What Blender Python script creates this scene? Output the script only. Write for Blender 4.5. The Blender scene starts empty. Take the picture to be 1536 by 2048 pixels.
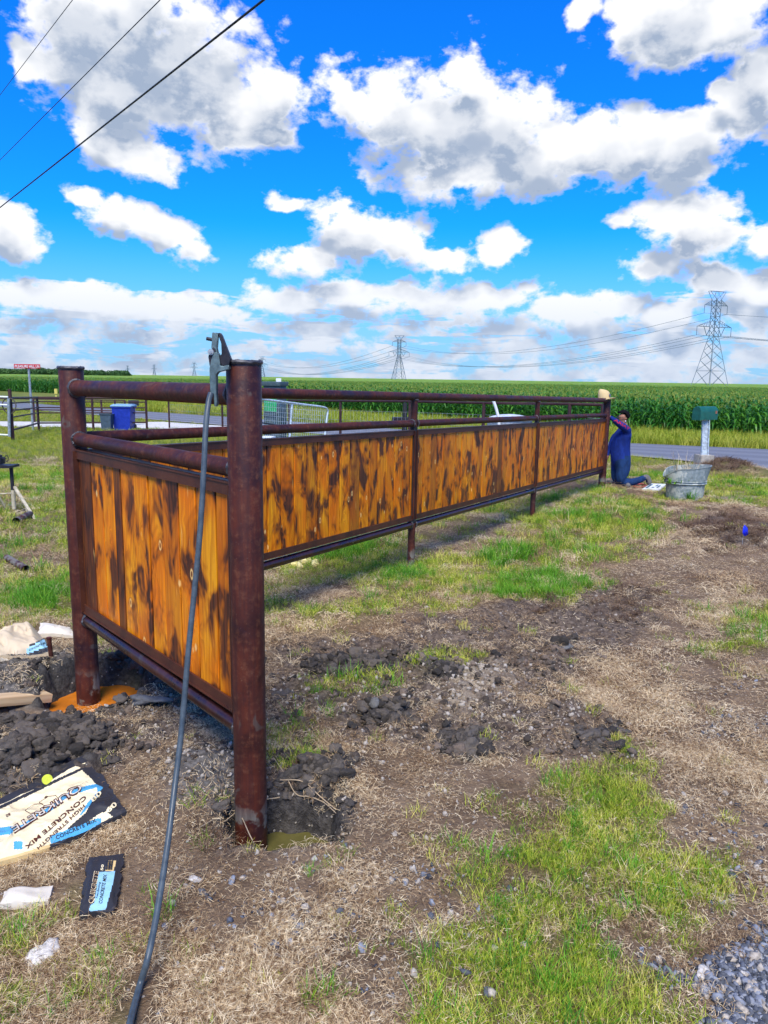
import bpy, bmesh, math, random
import numpy as np
from mathutils import Vector, Matrix, Euler
from mathutils.bvhtree import BVHTree

random.seed(7)
RNG = np.random.default_rng(11)
scene = bpy.context.scene
R = math.radians

# ------------------------------------------------------------------ camera
F = 1536.0                                   # focal length in photograph pixels (1536 x 2048)
CAM = np.array([0.0, 0.0, 1.55])
PITCH = math.atan2(1024 - 757, F)
ROLL = 0.015
FW = np.array([0, math.cos(PITCH), -math.sin(PITCH)])
_r0 = np.array([1.0, 0, 0]); _u0 = np.cross(_r0, FW)
CR = math.cos(ROLL) * _r0 + math.sin(ROLL) * _u0
CU = -math.sin(ROLL) * _r0 + math.cos(ROLL) * _u0
cam_data = bpy.data.cameras.new('camera')
cam = bpy.data.objects.new('camera', cam_data)
scene.collection.objects.link(cam)
cam_data.sensor_fit = 'VERTICAL'; cam_data.sensor_height = 36.0; cam_data.sensor_width = 27.0
cam_data.lens = F / 2048 * 36.0
cam_data.clip_start = 0.05; cam_data.clip_end = 9000
M = Matrix.Identity(4)
for i in range(3):
    M[i][0] = CR[i]; M[i][1] = CU[i]; M[i][2] = -FW[i]; M[i][3] = CAM[i]
cam.matrix_world = M
scene.camera = cam
cy = scene.cycles
cy.max_bounces = 6; cy.diffuse_bounces = 3; cy.glossy_bounces = 2; cy.transmission_bounces = 3; cy.adaptive_threshold = 0.02

# ------------------------------------------------------------------ exposure, sun, sky
EXPO = 1.82
vs = scene.view_settings
vs.view_transform = 'Standard'; vs.look = 'None'; vs.gamma = 1.0; vs.exposure = EXPO
vs.use_curve_mapping = False
SUN_EL, SUN_AZ = R(55), R(184)               # behind the camera; veiled by cloud, so no crisp shadows
sdir = Vector((math.cos(SUN_EL) * math.sin(SUN_AZ), math.cos(SUN_EL) * math.cos(SUN_AZ), math.sin(SUN_EL)))
sun_data = bpy.data.lights.new('sun', 'SUN')
sun_data.energy = 1.5; sun_data.angle = R(28); sun_data.color = (1.0, 0.95, 0.87)
sun = bpy.data.objects.new('sun', sun_data)
scene.collection.objects.link(sun)
sun.rotation_euler = sdir.to_track_quat('Z', 'Y').to_euler()
sun.location = (0, 0, 60)

def pix_ray(px, py):
    d = FW * F + CR * (px - 768) - CU * (py - 1024)
    return d / np.linalg.norm(d)

SKY_STRENGTH = 0.15
world = bpy.data.worlds.new('World'); scene.world = world; world.use_nodes = True
wn = world.node_tree; wn.nodes.clear()
world.cycles.sampling_method = 'MANUAL'; world.cycles.sample_map_resolution = 256

class NT:
    """small helper for building node trees"""
    def __init__(s, tree): s.t = tree
    def n(s, typ, ins=None, **kw):
        nd = s.t.nodes.new(typ)
        for k, v in kw.items(): setattr(nd, k, v)
        if ins:
            for k, v in ins.items():
                sock = nd.inputs[k]
                if hasattr(v, 'node') or hasattr(v, 'is_linked'): s.t.links.new(v, sock)
                else: sock.default_value = v
        return nd
    def math(s, op, a, b=None, c=None, clamp=False):
        ins = {0: a}
        if b is not None: ins[1] = b
        if c is not None: ins[2] = c
        return s.n('ShaderNodeMath', ins, operation=op, use_clamp=clamp).outputs[0]
    def vec(s, op, a, b=None, sc=None):
        ins = {0: a}
        if b is not None: ins[1] = b
        nd = s.n('ShaderNodeVectorMath', ins, operation=op)
        if sc is not None:
            if hasattr(sc, 'node'): s.t.links.new(sc, nd.inputs['Scale'])
            else: nd.inputs['Scale'].default_value = sc
        return nd.outputs[1] if op in ('LENGTH', 'DOT_PRODUCT', 'DISTANCE') else nd.outputs[0]
    def noise(s, vec, scale, detail=4.0, rough=0.55, dist=0.0, lac=2.0, out=0):
        nd = s.n('ShaderNodeTexNoise', {'Vector': vec, 'Scale': scale, 'Detail': detail, 'Roughness': rough, 'Distortion': dist, 'Lacunarity': lac})
        return nd.outputs[out]
    def ramp(s, fac, lo, hi, a=0.0, b=1.0, smooth=True):
        nd = s.n('ShaderNodeMapRange', {0: fac, 1: lo, 2: hi, 3: a, 4: b}, interpolation_type='SMOOTHSTEP' if smooth else 'LINEAR')
        return nd.outputs[0]
    def mix(s, fac, a, b, blend='MIX'):
        nd = s.n('ShaderNodeMix', data_type='RGBA', blend_type=blend)
        for k, v in ((0, fac), (6, a), (7, b)):
            if hasattr(v, 'node'): s.t.links.new(v, nd.inputs[k])
            else:
                if k and len(v) == 3: v = (*v, 1)
                nd.inputs[k].default_value = v
        return nd.outputs[2]
    def link(s, a, b): s.t.links.new(a, b)

# cumulus clouds: centre direction, half widths and tilt of each puff (pixels of the view turned into angles)
PUFFS = [
 # upper left cloud
 (150,40,130,90,0),(260,40,170,110,0),(330,90,150,110,0),(400,150,150,105,15),(520,185,100,60,30),(230,190,150,75,0),(450,265,95,58,0),(540,277,75,26,5),
 (255,310,125,46,22),(110,110,60,60,0),(60,120,40,40,0),
 # centre cloud
 (690,205,95,48,15),(790,235,105,90,0),(900,255,150,110,0),(1010,270,120,105,0),(1080,320,120,75,0),(920,355,170,55,0),(1180,300,100,62,0),(930,140,52,26,0),
 # right cloud
 (1270,300,105,58,0),(1380,295,130,66,0),(1480,255,70,70,0),(1505,160,55,75,0),(1440,188,46,26,0),
 # upper right
 (1350,30,140,72,0),(1440,40,120,64,0),(1300,95,75,48,0),(1240,60,45,40,0),(1160,32,26,18,40),
 # left middle
 (175,405,55,28,20),(240,445,75,46,20),(320,475,100,48,15),(375,510,66,34,0),(25,455,72,50,15),
 # centre middle
 (590,402,62,22,10),(655,425,60,48,0),(720,470,110,68,0),(810,485,85,62,0),(620,520,90,42,0),(900,520,70,30,0),(1010,498,56,40,10),
 # right middle
 (1355,430,130,52,5),(1400,470,95,62,0),(1300,530,80,48,0),(1235,430,48,22,0),(1525,475,42,38,0),(1440,560,72,32,0),(1520,580,60,40,0),
 # low bank
 (60,590,130,44,0),(230,605,150,42,5),(400,625,140,34,0),(560,600,110,38,0),(700,585,130,40,0),(840,590,120,42,0),(990,595,110,40,0),(1110,625,100,34,0),
 (1230,610,85,36,0),(1330,640,90,34,0),(1480,630,100,34,0),
]

def build_sky():
    t = NT(wn)
    co = t.n('ShaderNodeTexCoord').outputs['Generated']
    # one node group evaluates the puff field; used twice (here and a little higher up, for self-shading)
    g = bpy.data.node_groups.new('cloud_field', 'ShaderNodeTree')
    g.interface.new_socket('dir', in_out='INPUT', socket_type='NodeSocketVector')
    g.interface.new_socket('field', in_out='OUTPUT', socket_type='NodeSocketFloat')
    g.interface.new_socket('bulk', in_out='OUTPUT', socket_type='NodeSocketFloat')
    q = NT(g)
    gi = g.nodes.new('NodeGroupInput'); go = g.nodes.new('NodeGroupOutput')
    d = gi.outputs[0]
    warp = q.noise(d, 9.0, 4, 0.6, out=1)
    warp = q.vec('SUBTRACT', warp, (0.5, 0.5, 0.5))
    dw = q.vec('ADD', d, q.vec('SCALE', warp, sc=0.055))
    acc = None
    up = np.array([0, 0, 1.0])
    for (cx, cy, rx, ry, rot) in PUFFS:
        c = pix_ray(cx, cy)
        e1 = np.cross(c, up); e1 /= np.linalg.norm(e1)
        e2 = np.cross(e1, c)
        a = R(rot)
        f1 = math.cos(a) * e1 - math.sin(a) * e2
        f2 = math.sin(a) * e1 + math.cos(a) * e2
        rm = Matrix(((f1[0], f2[0], c[0]), (f1[1], f2[1], c[1]), (f1[2], f2[2], c[2])))
        mp = q.n('ShaderNodeMapping', {'Vector': dw, 'Location': tuple(c), 'Rotation': rm.to_euler('XYZ'), 'Scale': (rx / F, ry / F, 0.35)}, vector_type='TEXTURE')
        ln = q.vec('LENGTH', mp.outputs[0])
        v = q.math('SUBTRACT', 1.0, ln)
        acc = v if acc is None else q.math('SMOOTH_MAX', acc, v, 0.25)
    # the rest of the dome, outside the listed puffs: broken cumulus from noise
    sep = q.n('ShaderNodeSeparateXYZ', {0: d})
    yv = sep.outputs[1]; zv = sep.outputs[2]
    gen = q.noise(q.vec('MULTIPLY', d, (1, 1, 2.2)), 3.2, 3, 0.5)
    gen = q.ramp(gen, 0.40, 0.75, -1.0, 1.2, smooth=False)
    fwd = q.vec('DOT_PRODUCT', d, tuple(FW))
    away = q.ramp(fwd, 0.80, 0.60, 0, 1)
    gen = q.math('SUBTRACT', gen, q.math('MULTIPLY', q.math('SUBTRACT', 1.0, away), 4.0))
    acc = q.math('MAXIMUM', acc, gen)
    # flat streaky bank low over the horizon
    bank = q.noise(q.vec('MULTIPLY', d, (1, 1, 6.5)), 7.0, 4, 0.6, 0.3)
    bank = q.math('SUBTRACT', q.math('MULTIPLY', q.math('SUBTRACT', bank, 0.365), 4.0), q.ramp(zv, 0.085, 0.145, 0.0, 3.0))
    bank = q.math('MINIMUM', bank, 0.42)
    acc = q.math('MAXIMUM', acc, bank)
    n1 = q.noise(q.vec('MULTIPLY', d, (1, 1, 1.35)), 16.0, 7, 0.60, 0.15)
    n2 = q.noise(q.vec('MULTIPLY', d, (1, 1, 1.6)), 46.0, 3, 0.6)
    nn = q.math('ADD', q.math('MULTIPLY', q.math('SUBTRACT', n1, 0.5), 1.9), q.math('MULTIPLY', q.math('SUBTRACT', n2, 0.5), 0.75))
    acc = q.math('MAXIMUM', acc, -1.6)
    fld = q.math('ADD', acc, nn)
    q.link(fld, go.inputs[0])
    nl = q.noise(q.vec('MULTIPLY', d, (1, 1, 1.5)), 15.0, 3, 0.5)
    q.link(q.math('ADD', acc, q.math('MULTIPLY', q.math('SUBTRACT', nl, 0.5), 1.5)), go.inputs[1])

    def field(v):
        gn = t.n('ShaderNodeGroup'); gn.node_tree = g
        t.link(v, gn.inputs[0]); return gn.outputs[0], gn.outputs[1]
    D, B = field(co)
    D2, B2 = field(t.vec('NORMALIZE', t.vec('ADD', co, (-0.006, 0.0, 0.034))))
    alpha = t.ramp(D, 0.12, 0.50)
    # light falls from above: thick cloud overhead of a point greys it, puffy relief modulates
    sh = t.ramp(B2, 0.05, 0.75)
    core = t.ramp(D, 0.18, 0.75)
    rel = t.math('SUBTRACT', D2, D)
    relief = t.ramp(rel, -0.45, 0.45)
    grey = t.math('MULTIPLY', t.math('MULTIPLY', sh, core), t.math('ADD', 0.55, t.math('MULTIPLY', relief, 0.6)))
    under = t.math('MULTIPLY', t.ramp(t.math('SUBTRACT', B2, B), -0.30, 0.50), t.ramp(D, 0.05, 0.40))
    grey = t.math('MAXIMUM', grey, t.math('MULTIPLY', under, 0.95))
    sky = t.n('ShaderNodeTexSky', sky_type='NISHITA', sun_disc=False, sun_elevation=SUN_EL, sun_rotation=SUN_AZ,
              altitude=150.0, air_density=1.0, dust_density=0.6, ozone_density=1.6)
    col = sky.outputs[0]
    # deep saturated blue overhead, as the phone rendered it
    hs = t.n('ShaderNodeHueSaturation', {'Hue': 0.492, 'Saturation': 1.25, 'Value': 1.0, 'Fac': 1.0, 'Color': col}).outputs[0]
    hs = t.mix(1.0, hs, tuple(c * 2 ** (0.55 - EXPO) for c in (0.035, 0.50, 1.20)), 'MULTIPLY')
    sepd = t.n('ShaderNodeSeparateXYZ', {0: co})
    k = 1.0 / (SKY_STRENGTH * 2 ** EXPO)
    hs = t.mix(t.ramp(sepd.outputs[2], 0.0, 0.19, 0.82, 0.0), hs, (0.40 * k, 0.66 * k, 0.93 * k))
    white = (1.12 * k, 1.12 * k, 1.13 * k); greyc = (0.38 * k, 0.47 * k, 0.63 * k)
    low = t.ramp(sepd.outputs[2], 0.02, 0.16, 1, 0)
    ccol = t.mix(grey, white, greyc)
    hazec = (0.42 * k, 0.56 * k, 0.80 * k)
    ccol = t.mix(t.math('MULTIPLY', low, 0.5), ccol, hazec)
    final = t.mix(alpha, hs, ccol)
    bg = t.n('ShaderNodeBackground', {'Color': final, 'Strength': SKY_STRENGTH})
    out = t.n('ShaderNodeOutputWorld', {'Surface': bg.outputs[0]})
build_sky()

# ------------------------------------------------------------------ helpers
def smooth(a, b, x):
    t = np.clip((np.asarray(x, float) - a) / (b - a), 0, 1); return t * t * (3 - 2 * t)

def _hash(ix, iy, seed):
    h = (ix.astype(np.int64) * 374761393 + iy.astype(np.int64) * 668265263 + seed * 1442695041) & 0xffffffff
    h = ((h ^ (h >> 13)) * 1274126177) & 0xffffffff
    return ((h ^ (h >> 16)) & 0xffffff) / float(0xffffff)

def vnoise(x, y, seed=0):
    x = np.asarray(x, float); y = np.asarray(y, float)
    ix = np.floor(x); iy = np.floor(y); fx = x - ix; fy = y - iy
    fx = fx * fx * (3 - 2 * fx); fy = fy * fy * (3 - 2 * fy)
    a = _hash(ix, iy, seed); b = _hash(ix + 1, iy, seed); c = _hash(ix, iy + 1, seed); d = _hash(ix + 1, iy + 1, seed)
    return (a + (b - a) * fx) * (1 - fy) + (c + (d - c) * fx) * fy

def fbm(x, y, seed=0, octv=4, gain=0.5):
    s = 0; amp = 1; tot = 0
    for o in range(octv):
        s = s + amp * vnoise(x * 2 ** o + 17.3 * o, y * 2 ** o - 9.1 * o, seed + o); tot += amp; amp *= gain
    return s / tot

class MB:
    """collects shapes into ONE mesh object"""
    def __init__(s): s.v = []; s.f = []; s.m = []; s.cur = 0
    def add(s, verts, faces, mi=None):
        o = len(s.v)
        s.v.extend([tuple(float(c) for c in p) for p in verts])
        s.f.extend([tuple(i + o for i in f) for f in faces])
        s.m.extend([s.cur if mi is None else mi] * len(faces)); return s
    def box(s, c, size, rot=None, bev=0.0, mi=None):
        hx, hy, hz = (k / 2 for k in size)
        if bev <= 0:
            P = [(x * hx, y * hy, z * hz) for z in (-1, 1) for y in (-1, 1) for x in (-1, 1)]
            Fc = [(0, 2, 3, 1), (4, 5, 7, 6), (0, 1, 5, 4), (2, 6, 7, 3), (0, 4, 6, 2), (1, 3, 7, 5)]
        else:
            bm = bmesh.new(); bmesh.ops.create_cube(bm, size=1.0)
            for v in bm.verts: v.co = Vector((v.co.x * 2 * hx, v.co.y * 2 * hy, v.co.z * 2 * hz))
            bmesh.ops.bevel(bm, geom=bm.edges[:], offset=bev, segments=2, affect='EDGES', profile=0.6)
            bm.verts.index_update()
            P = [tuple(v.co) for v in bm.verts]; Fc = [[v.index for v in f.verts] for f in bm.faces]; bm.free()
        mt = rot if rot is not None else Matrix.Identity(3)
        P = [tuple(mt @ Vector(p) + Vector(c)) for p in P]
        return s.add(P, Fc, mi)
    def bar(s, a, b, w, h, mi=None, up=(0, 0, 1)):
        a = Vector(a); b = Vector(b); d = b - a; L = d.length; z = d.normalized()
        x = z.cross(Vector(up))
        if x.length < 1e-4: x = Vector((1, 0, 0))
        x.normalize(); y = z.cross(x)
        mt = Matrix((x, y, z)).transposed()
        return s.box((a + b) / 2, (w, h, L), mt, mi=mi)
    def tube(s, pts, r, n=12, caps=True, mi=None):
        pts = [Vector(p) for p in pts]; k = len(pts)
        rr = [r] * k if np.isscalar(r) else list(r)
        d0 = (pts[1] - pts[0]).normalized()
        ref = Vector((0, 0, 1)) if abs(d0.z) < 0.9 else Vector((1, 0, 0))
        x = d0.cross(ref).normalized(); V = []; Fc = []
        for i, p in enumerate(pts):
            if i == 0: d = d0
            elif i == k - 1: d = (pts[i] - pts[i - 1]).normalized()
            else: d = ((pts[i] - pts[i - 1]).normalized() + (pts[i + 1] - pts[i]).normalized()).normalized()
            x = (x - d * x.dot(d)).normalized(); y = d.cross(x)
            for j in range(n):
                a = 2 * math.pi * j / n
                V.append(p + (x * math.cos(a) + y * math.sin(a)) * rr[i])
        for i in range(k - 1):
            for j in range(n):
                Fc.append((i * n + j, i * n + (j + 1) % n, (i + 1) * n + (j + 1) % n, (i + 1) * n + j))
        if caps: Fc.append(tuple(range(n - 1, -1, -1))); Fc.append(tuple((k - 1) * n + j for j in range(n)))
        return s.add(V, Fc, mi)
    def lathe(s, prof, n=24, c=(0, 0, 0), mi=None, sx=1.0, sy=1.0):
        V = []; Fc = []; k = len(prof)
        for (r, z) in prof:
            for j in range(n):
                a = 2 * math.pi * j / n
                V.append((c[0] + r * math.cos(a) * sx, c[1] + r * math.sin(a) * sy, c[2] + z))
        for i in range(k - 1):
            for j in range(n): Fc.append((i * n + j, i * n + (j + 1) % n, (i + 1) * n + (j + 1) % n, (i + 1) * n + j))
        return s.add(V, Fc, mi)
    def prism(s, poly, fn, depth, mi=None):
        """2-D outline lifted through fn(u, v, w) with thickness"""
        n = len(poly)
        V = [fn(u, v, 0) for u, v in poly] + [fn(u, v, depth) for u, v in poly]
        Fc = [tuple(range(n - 1, -1, -1)), tuple(range(n, 2 * n))] + [(i, (i + 1) % n, n + (i + 1) % n, n + i) for i in range(n)]
        return s.add(V, Fc, mi)
    def build(s, name, mats, parent=None, shade=35, loc=None):
        me = bpy.data.meshes.new(name)
        me.from_pydata(s.v, [], s.f); me.update()
        mats = mats if isinstance(mats, (list, tuple)) else [mats]
        for m in mats: me.materials.append(m)
        if len(mats) > 1: me.polygons.foreach_set('material_index', s.m)
        return finish(name, me, parent, shade, loc)

def finish(name, me, parent=None, shade=35, loc=None):
    if shade is not None:
        me.polygons.foreach_set('use_smooth', [True] * len(me.polygons))
        if shade < 180: me.set_sharp_from_angle(angle=R(shade))
    o = bpy.data.objects.new(name, me)
    scene.collection.objects.link(o)
    if parent: o.parent = parent
    if loc is not None: o.location = loc
    return o

def np_mesh(name, V, Fq, mat, parent=None, shade=180):
    """fast mesh from arrays: V (n,3), Fq (m,3|4)"""
    me = bpy.data.meshes.new(name); V = np.asarray(V, np.float32); Fq = np.asarray(Fq, np.int32)
    k = Fq.shape[1]; m = len(Fq)
    me.vertices.add(len(V)); me.vertices.foreach_set('co', V.ravel())
    me.loops.add(m * k); me.loops.foreach_set('vertex_index', Fq.ravel())
    me.polygons.add(m); me.polygons.foreach_set('loop_start', np.arange(m, dtype=np.int32) * k)
    me.update(calc_edges=True); me.validate()
    if mat: me.materials.append(mat)
    return finish(name, me, parent, shade)

def tag(o, label=None, cat=None, group=None, kind=None):
    if label: o['label'] = label
    if cat: o['category'] = cat
    if group: o['group'] = group
    if kind: o['kind'] = kind
    return o

def thing(name, label, cat, loc=(0, 0, 0), rotz=0.0, group=None):
    o = bpy.data.objects.new(name, None); o.empty_display_size = 0.1
    scene.collection.objects.link(o); o.location = loc; o.rotation_euler = (0, 0, rotz)
    return tag(o, label, cat, group)

def copy_tree(o, parent=None):
    c = o.copy(); scene.collection.objects.link(c); c.parent = parent
    for ch in [x for x in bpy.data.objects if x.parent == o]: copy_tree(ch, c)
    return c

# ------------------------------------------------------------------ materials
def mat(name, base=(0.5, 0.5, 0.5), rough=0.6, metal=0.0, spec=0.5):
    m = bpy.data.materials.new(name); m.use_nodes = True
    b = m.node_tree.nodes['Principled BSDF']
    b.inputs['Base Color'].default_value = (*base, 1); b.inputs['Roughness'].default_value = rough
    b.inputs['Metallic'].default_value = metal; b.inputs['Specular IOR Level'].default_value = spec
    return m, NT(m.node_tree), b

def bump(t, b, h, strength=0.4, dist=0.01):
    bn = t.n('ShaderNodeBump', {'Height': h, 'Strength': strength, 'Distance': dist})
    t.link(bn.outputs[0], b.inputs['Normal'])

def simple(name, base, rough=0.6, metal=0.0, var=0.25, scale=14.0, spec=0.4, bumpd=0.0, each=0.0):
    """plain colour with worn, uneven tone and slight relief"""
    m, t, b = mat(name, base, rough, metal, spec)
    co = t.n('ShaderNodeTexCoord').outputs['Object']
    n = t.noise(co, scale, 5, 0.6); n2 = t.noise(co, scale * 6, 3, 0.6)
    f = t.math('ADD', t.math('MULTIPLY', n, 0.7), t.math('MULTIPLY', n2, 0.3))
    if each: f = t.math('ADD', f, t.math('MULTIPLY', t.math('SUBTRACT', t.n('ShaderNodeObjectInfo').outputs['Random'], 0.5), each))
    lo = tuple(c * (1 - var) for c in base); hi = tuple(min(1, c * (1 + var)) for c in base)
    t.link(t.mix(t.ramp(f, 0.3, 0.7), lo, hi), b.inputs['Base Color'])
    t.link(t.ramp(n, 0.3, 0.7, max(0.05, rough - 0.12), min(1, rough + 0.12)), b.inputs['Roughness'])
    if bumpd: bump(t, b, f, 0.5, bumpd)
    return m

def rust_mat(name='rusty_pipe', k=0.82, r0=0.44, r1=0.70, spec=0.35):
    m, t, b = mat(name, rough=0.55, spec=spec)
    co = t.n('ShaderNodeTexCoord').outputs['Object']
    gp = t.n('ShaderNodeNewGeometry').outputs['Position']
    rnd = t.n('ShaderNodeObjectInfo').outputs['Random']
    off = t.n('ShaderNodeCombineXYZ', {0: t.math('MULTIPLY', rnd, 31.0), 1: t.math('MULTIPLY', rnd, 17.0), 2: 0.0}).outputs[0]
    p = t.vec('ADD', gp, off)
    n1 = t.noise(p, 5.0, 6, 0.62, 0.4); n2 = t.noise(p, 38.0, 6, 0.7); n3 = t.noise(p, 2.2, 4, 0.6, 0.8)
    n4 = t.noise(p, 160.0, 2, 0.6)
    c = t.mix(t.ramp(n1, 0.34, 0.62), (0.034, 0.007, 0.006), (0.105, 0.020, 0.008))
    c = t.mix(t.ramp(n2, 0.46, 0.72, 0, 0.6), c, (0.210, 0.080, 0.040))
    c = t.mix(t.ramp(n3, 0.54, 0.68, 0, 0.75), c, (0.022, 0.012, 0.026))        # purple mill scale
    c = t.mix(t.ramp(t.noise(p, 7.0, 3, 0.5, 1.5), 0.66, 0.72, 0, 0.7), c, (0.13, 0.105, 0.09))   # scuffed bare steel
    vo = t.n('ShaderNodeTexVoronoi', {'Vector': p, 'Scale': 55.0}).outputs['Distance']
    c = t.mix(t.ramp(vo, 0.05, 0.09, 0.7, 0.0), c, (0.22, 0.15, 0.12))            # spatter specks
    zz = t.n('ShaderNodeSeparateXYZ', {0: gp}).outputs[2]
    wear = t.math('MULTIPLY', t.ramp(zz, 0.10, -0.02), t.ramp(t.noise(p, 8.0, 4, 0.6), 0.50, 0.56))
    c = t.mix(t.math('MULTIPLY', wear, 0.8), c, (0.26, 0.26, 0.23))        # cement-scuffed foot
    brush = t.noise(t.vec('MULTIPLY', p, (60, 60, 3.0)), 1.0, 3, 0.6)
    c = t.mix(t.ramp(brush, 0.40, 0.62, 0.0, 0.45), c, (0.030, 0.008, 0.010))
    c = t.mix(1.0, c, (k, k * 0.95, k * 0.86), 'MULTIPLY')
    t.link(c, b.inputs['Base Color'])
    t.link(t.ramp(n1, 0.3, 0.7, r0, r1), b.inputs['Roughness'])
    bump(t, b, t.math('ADD', n2, t.math('MULTIPLY', n4, 0.5)), 0.35, 0.003)
    return m

def steel_frame_mat():
    m, t, b = mat('frame_steel', rough=0.5)
    gp = t.n('ShaderNodeNewGeometry').outputs['Position']
    n1 = t.noise(gp, 6.0, 5, 0.6, 0.5); n2 = t.noise(gp, 60.0, 4, 0.6)
    c = t.mix(t.ramp(n1, 0.35, 0.65), (0.040, 0.010, 0.006), (0.085, 0.022, 0.008))
    c = t.mix(t.ramp(n2, 0.55, 0.8, 0, 0.4), c, (0.22, 0.11, 0.05))
    t.link(c, b.inputs['Base Color']); bump(t, b, n2, 0.25, 0.002)
    return m

def plank_mat():
    m, t, b = mat('burnt_pine', rough=0.42, spec=0.4)
    co = t.n('ShaderNodeTexCoord').outputs['Object']
    oi = t.n('ShaderNodeObjectInfo').outputs['Random']
    tone = t.n('ShaderNodeAttribute', attribute_type='OBJECT', attribute_name='tone').outputs['Fac']
    off = t.n('ShaderNodeCombineXYZ', {0: t.math('MULTIPLY', oi, 53.0), 1: t.math('MULTIPLY', oi, 29.0), 2: t.math('MULTIPLY', oi, 71.0)}).outputs[0]
    p = t.vec('ADD', co, off)
    sx = t.n('ShaderNodeSeparateXYZ', {0: p})
    # knots: a few per board, bending the grain around them
    pk = t.n('ShaderNodeCombineXYZ', {0: t.math('MULTIPLY', sx.outputs[0], 11.0), 1: 0.0, 2: t.math('MULTIPLY', sx.outputs[2], 6.0)}).outputs[0]
    vn = t.n('ShaderNodeTexVoronoi', {'Vector': pk, 'Scale': 1.0, 'Randomness': 1.0})
    kd = vn.outputs['Distance']
    bend = t.math('MULTIPLY', t.ramp(kd, 0.0, 0.42, 1.0, 0.0), 0.055)
    pg = t.n('ShaderNodeCombineXYZ', {0: t.math('ADD', sx.outputs[0], bend), 1: 0.0, 2: t.math('MULTIPLY', sx.outputs[2], 0.055)}).outputs[0]
    w = t.noise(pg, 9.0, 3, 0.5)
    rings = t.math('FRACT', t.math('MULTIPLY', w, 15.0))
    grain = t.math('MULTIPLY', t.ramp(rings, 0.0, 0.75), t.ramp(rings, 0.98, 0.86))
    fine = t.noise(pg, 95.0, 4, 0.6)
    # torch burn: soft dark clouds, longer than wide
    gpw = t.n('ShaderNodeNewGeometry').outputs['Position']
    pb = t.vec('ADD', t.vec('MULTIPLY', gpw, (8.0, 8.0, 4.2)), t.vec('SCALE', off, sc=0.25))
    burn = t.noise(pb, 1.0, 3, 0.6, 0.5)
    base = t.mix(t.ramp(t.noise(pb, 0.8, 2, 0.5), 0.3, 0.7), (0.90, 0.215, 0.002), (1.0, 0.420, 0.009))
    base = t.mix(t.math('MULTIPLY', grain, 0.45), base, (0.46, 0.090, 0.003))
    base = t.mix(t.ramp(fine, 0.50, 0.75, 0, 0.38), base, (0.38, 0.075, 0.004))
    bf = t.ramp(burn, 0.515, 0.62, 0, 0.95)
    bf = t.math('ADD', bf, t.math('MULTIPLY', t.math('SUBTRACT', 1.0, bf), t.math('MULTIPLY', tone, 0.85)), clamp=True)
    hue = t.math('FRACT', t.math('MULTIPLY', oi, 7.31))
    base = t.mix(t.ramp(hue, 0.0, 1.0, 0.0, 0.50, smooth=False), base, (0.70, 0.135, 0.002))
    mid = t.ramp(burn, 0.43, 0.56, 0, 0.7)
    base = t.mix(mid, base, (0.40, 0.080, 0.003))
    dark = t.mix(t.ramp(grain, 0.2, 0.8), (0.110, 0.028, 0.008), (0.030, 0.010, 0.006))
    c = t.mix(bf, base, dark)
    hw = t.n('ShaderNodeAttribute', attribute_type='OBJECT', attribute_name='halfw').outputs['Fac']
    ex = t.math('DIVIDE', t.math('ABSOLUTE', t.n('ShaderNodeSeparateXYZ', {0: co}).outputs[0]), hw)
    c = t.mix(t.ramp(ex, 0.925, 0.97, 0.0, 0.85), c, (0.050, 0.014, 0.006))      # scorched board edges
    kc = t.ramp(kd, 0.035, 0.075, 1.0, 0.0)
    kr = t.math('MULTIPLY', t.ramp(kd, 0.05, 0.10), t.ramp(kd, 0.16, 0.10))
    sparse = t.math('GREATER_THAN', t.n('ShaderNodeSeparateColor', {0: vn.outputs['Color']}).outputs[0], 0.30)
    c = t.mix(t.math('MULTIPLY', t.math('MULTIPLY', kr, sparse), 0.8), c, (1.0, 0.62, 0.20))
    c = t.mix(t.math('MULTIPLY', t.math('MULTIPLY', kc, sparse), 0.8), c, (0.20, 0.05, 0.01))
    streak = t.ramp(t.noise(t.vec('MULTIPLY', pg, (1, 1, 2.0)), 46.0, 2, 0.5), 0.68, 0.76, 0, 0.6)
    c = t.mix(streak, c, (1.0, 0.60, 0.16))
    t.link(c, b.inputs['Base Color'])
    t.link(t.ramp(bf, 0.0, 1.0, 0.30, 0.5), b.inputs['Roughness'])
    bump(t, b, t.math('ADD', t.math('MULTIPLY', grain, -0.6), fine), 0.25, 0.002)
    return m

def galv_mat(name='galvanised', tint=(0.42, 0.45, 0.46), rough=0.45, metal=0.6):
    m, t, b = mat(name, rough=rough, metal=metal)
    co = t.n('ShaderNodeTexCoord').outputs['Object']
    vo = t.n('ShaderNodeTexVoronoi', {'Vector': co, 'Scale': 26.0})
    v = t.n('ShaderNodeSeparateColor', {0: vo.outputs['Color']}).outputs[0]
    n = t.noise(co, 9.0, 5, 0.65)
    c = t.mix(t.ramp(v, 0, 1), tuple(k * 0.75 for k in tint), tuple(min(1, k * 1.15) for k in tint))
    c = t.mix(t.ramp(n, 0.52, 0.70, 0, 0.65), c, tuple(k * 0.45 for k in tint))
    t.link(c, b.inputs['Base Color']); t.link(t.ramp(n, 0.3, 0.7, rough - 0.1, rough + 0.2), b.inputs['Roughness'])
    return m

M_RUST = rust_mat(); M_OILED = rust_mat('oiled_pipe', 0.40, 0.24, 0.42, 0.6); M_FRAME = steel_frame_mat(); M_PLANK = plank_mat(); M_GALV = galv_mat()
M_DARK = simple('dark_steel', (0.030, 0.028, 0.034), 0.5, 0.3)
M_BLACK = simple('black_rubber', (0.02, 0.02, 0.022), 0.6)
M_WHITE = simple('white_paint', (0.75, 0.76, 0.76), 0.5, var=0.08)

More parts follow.
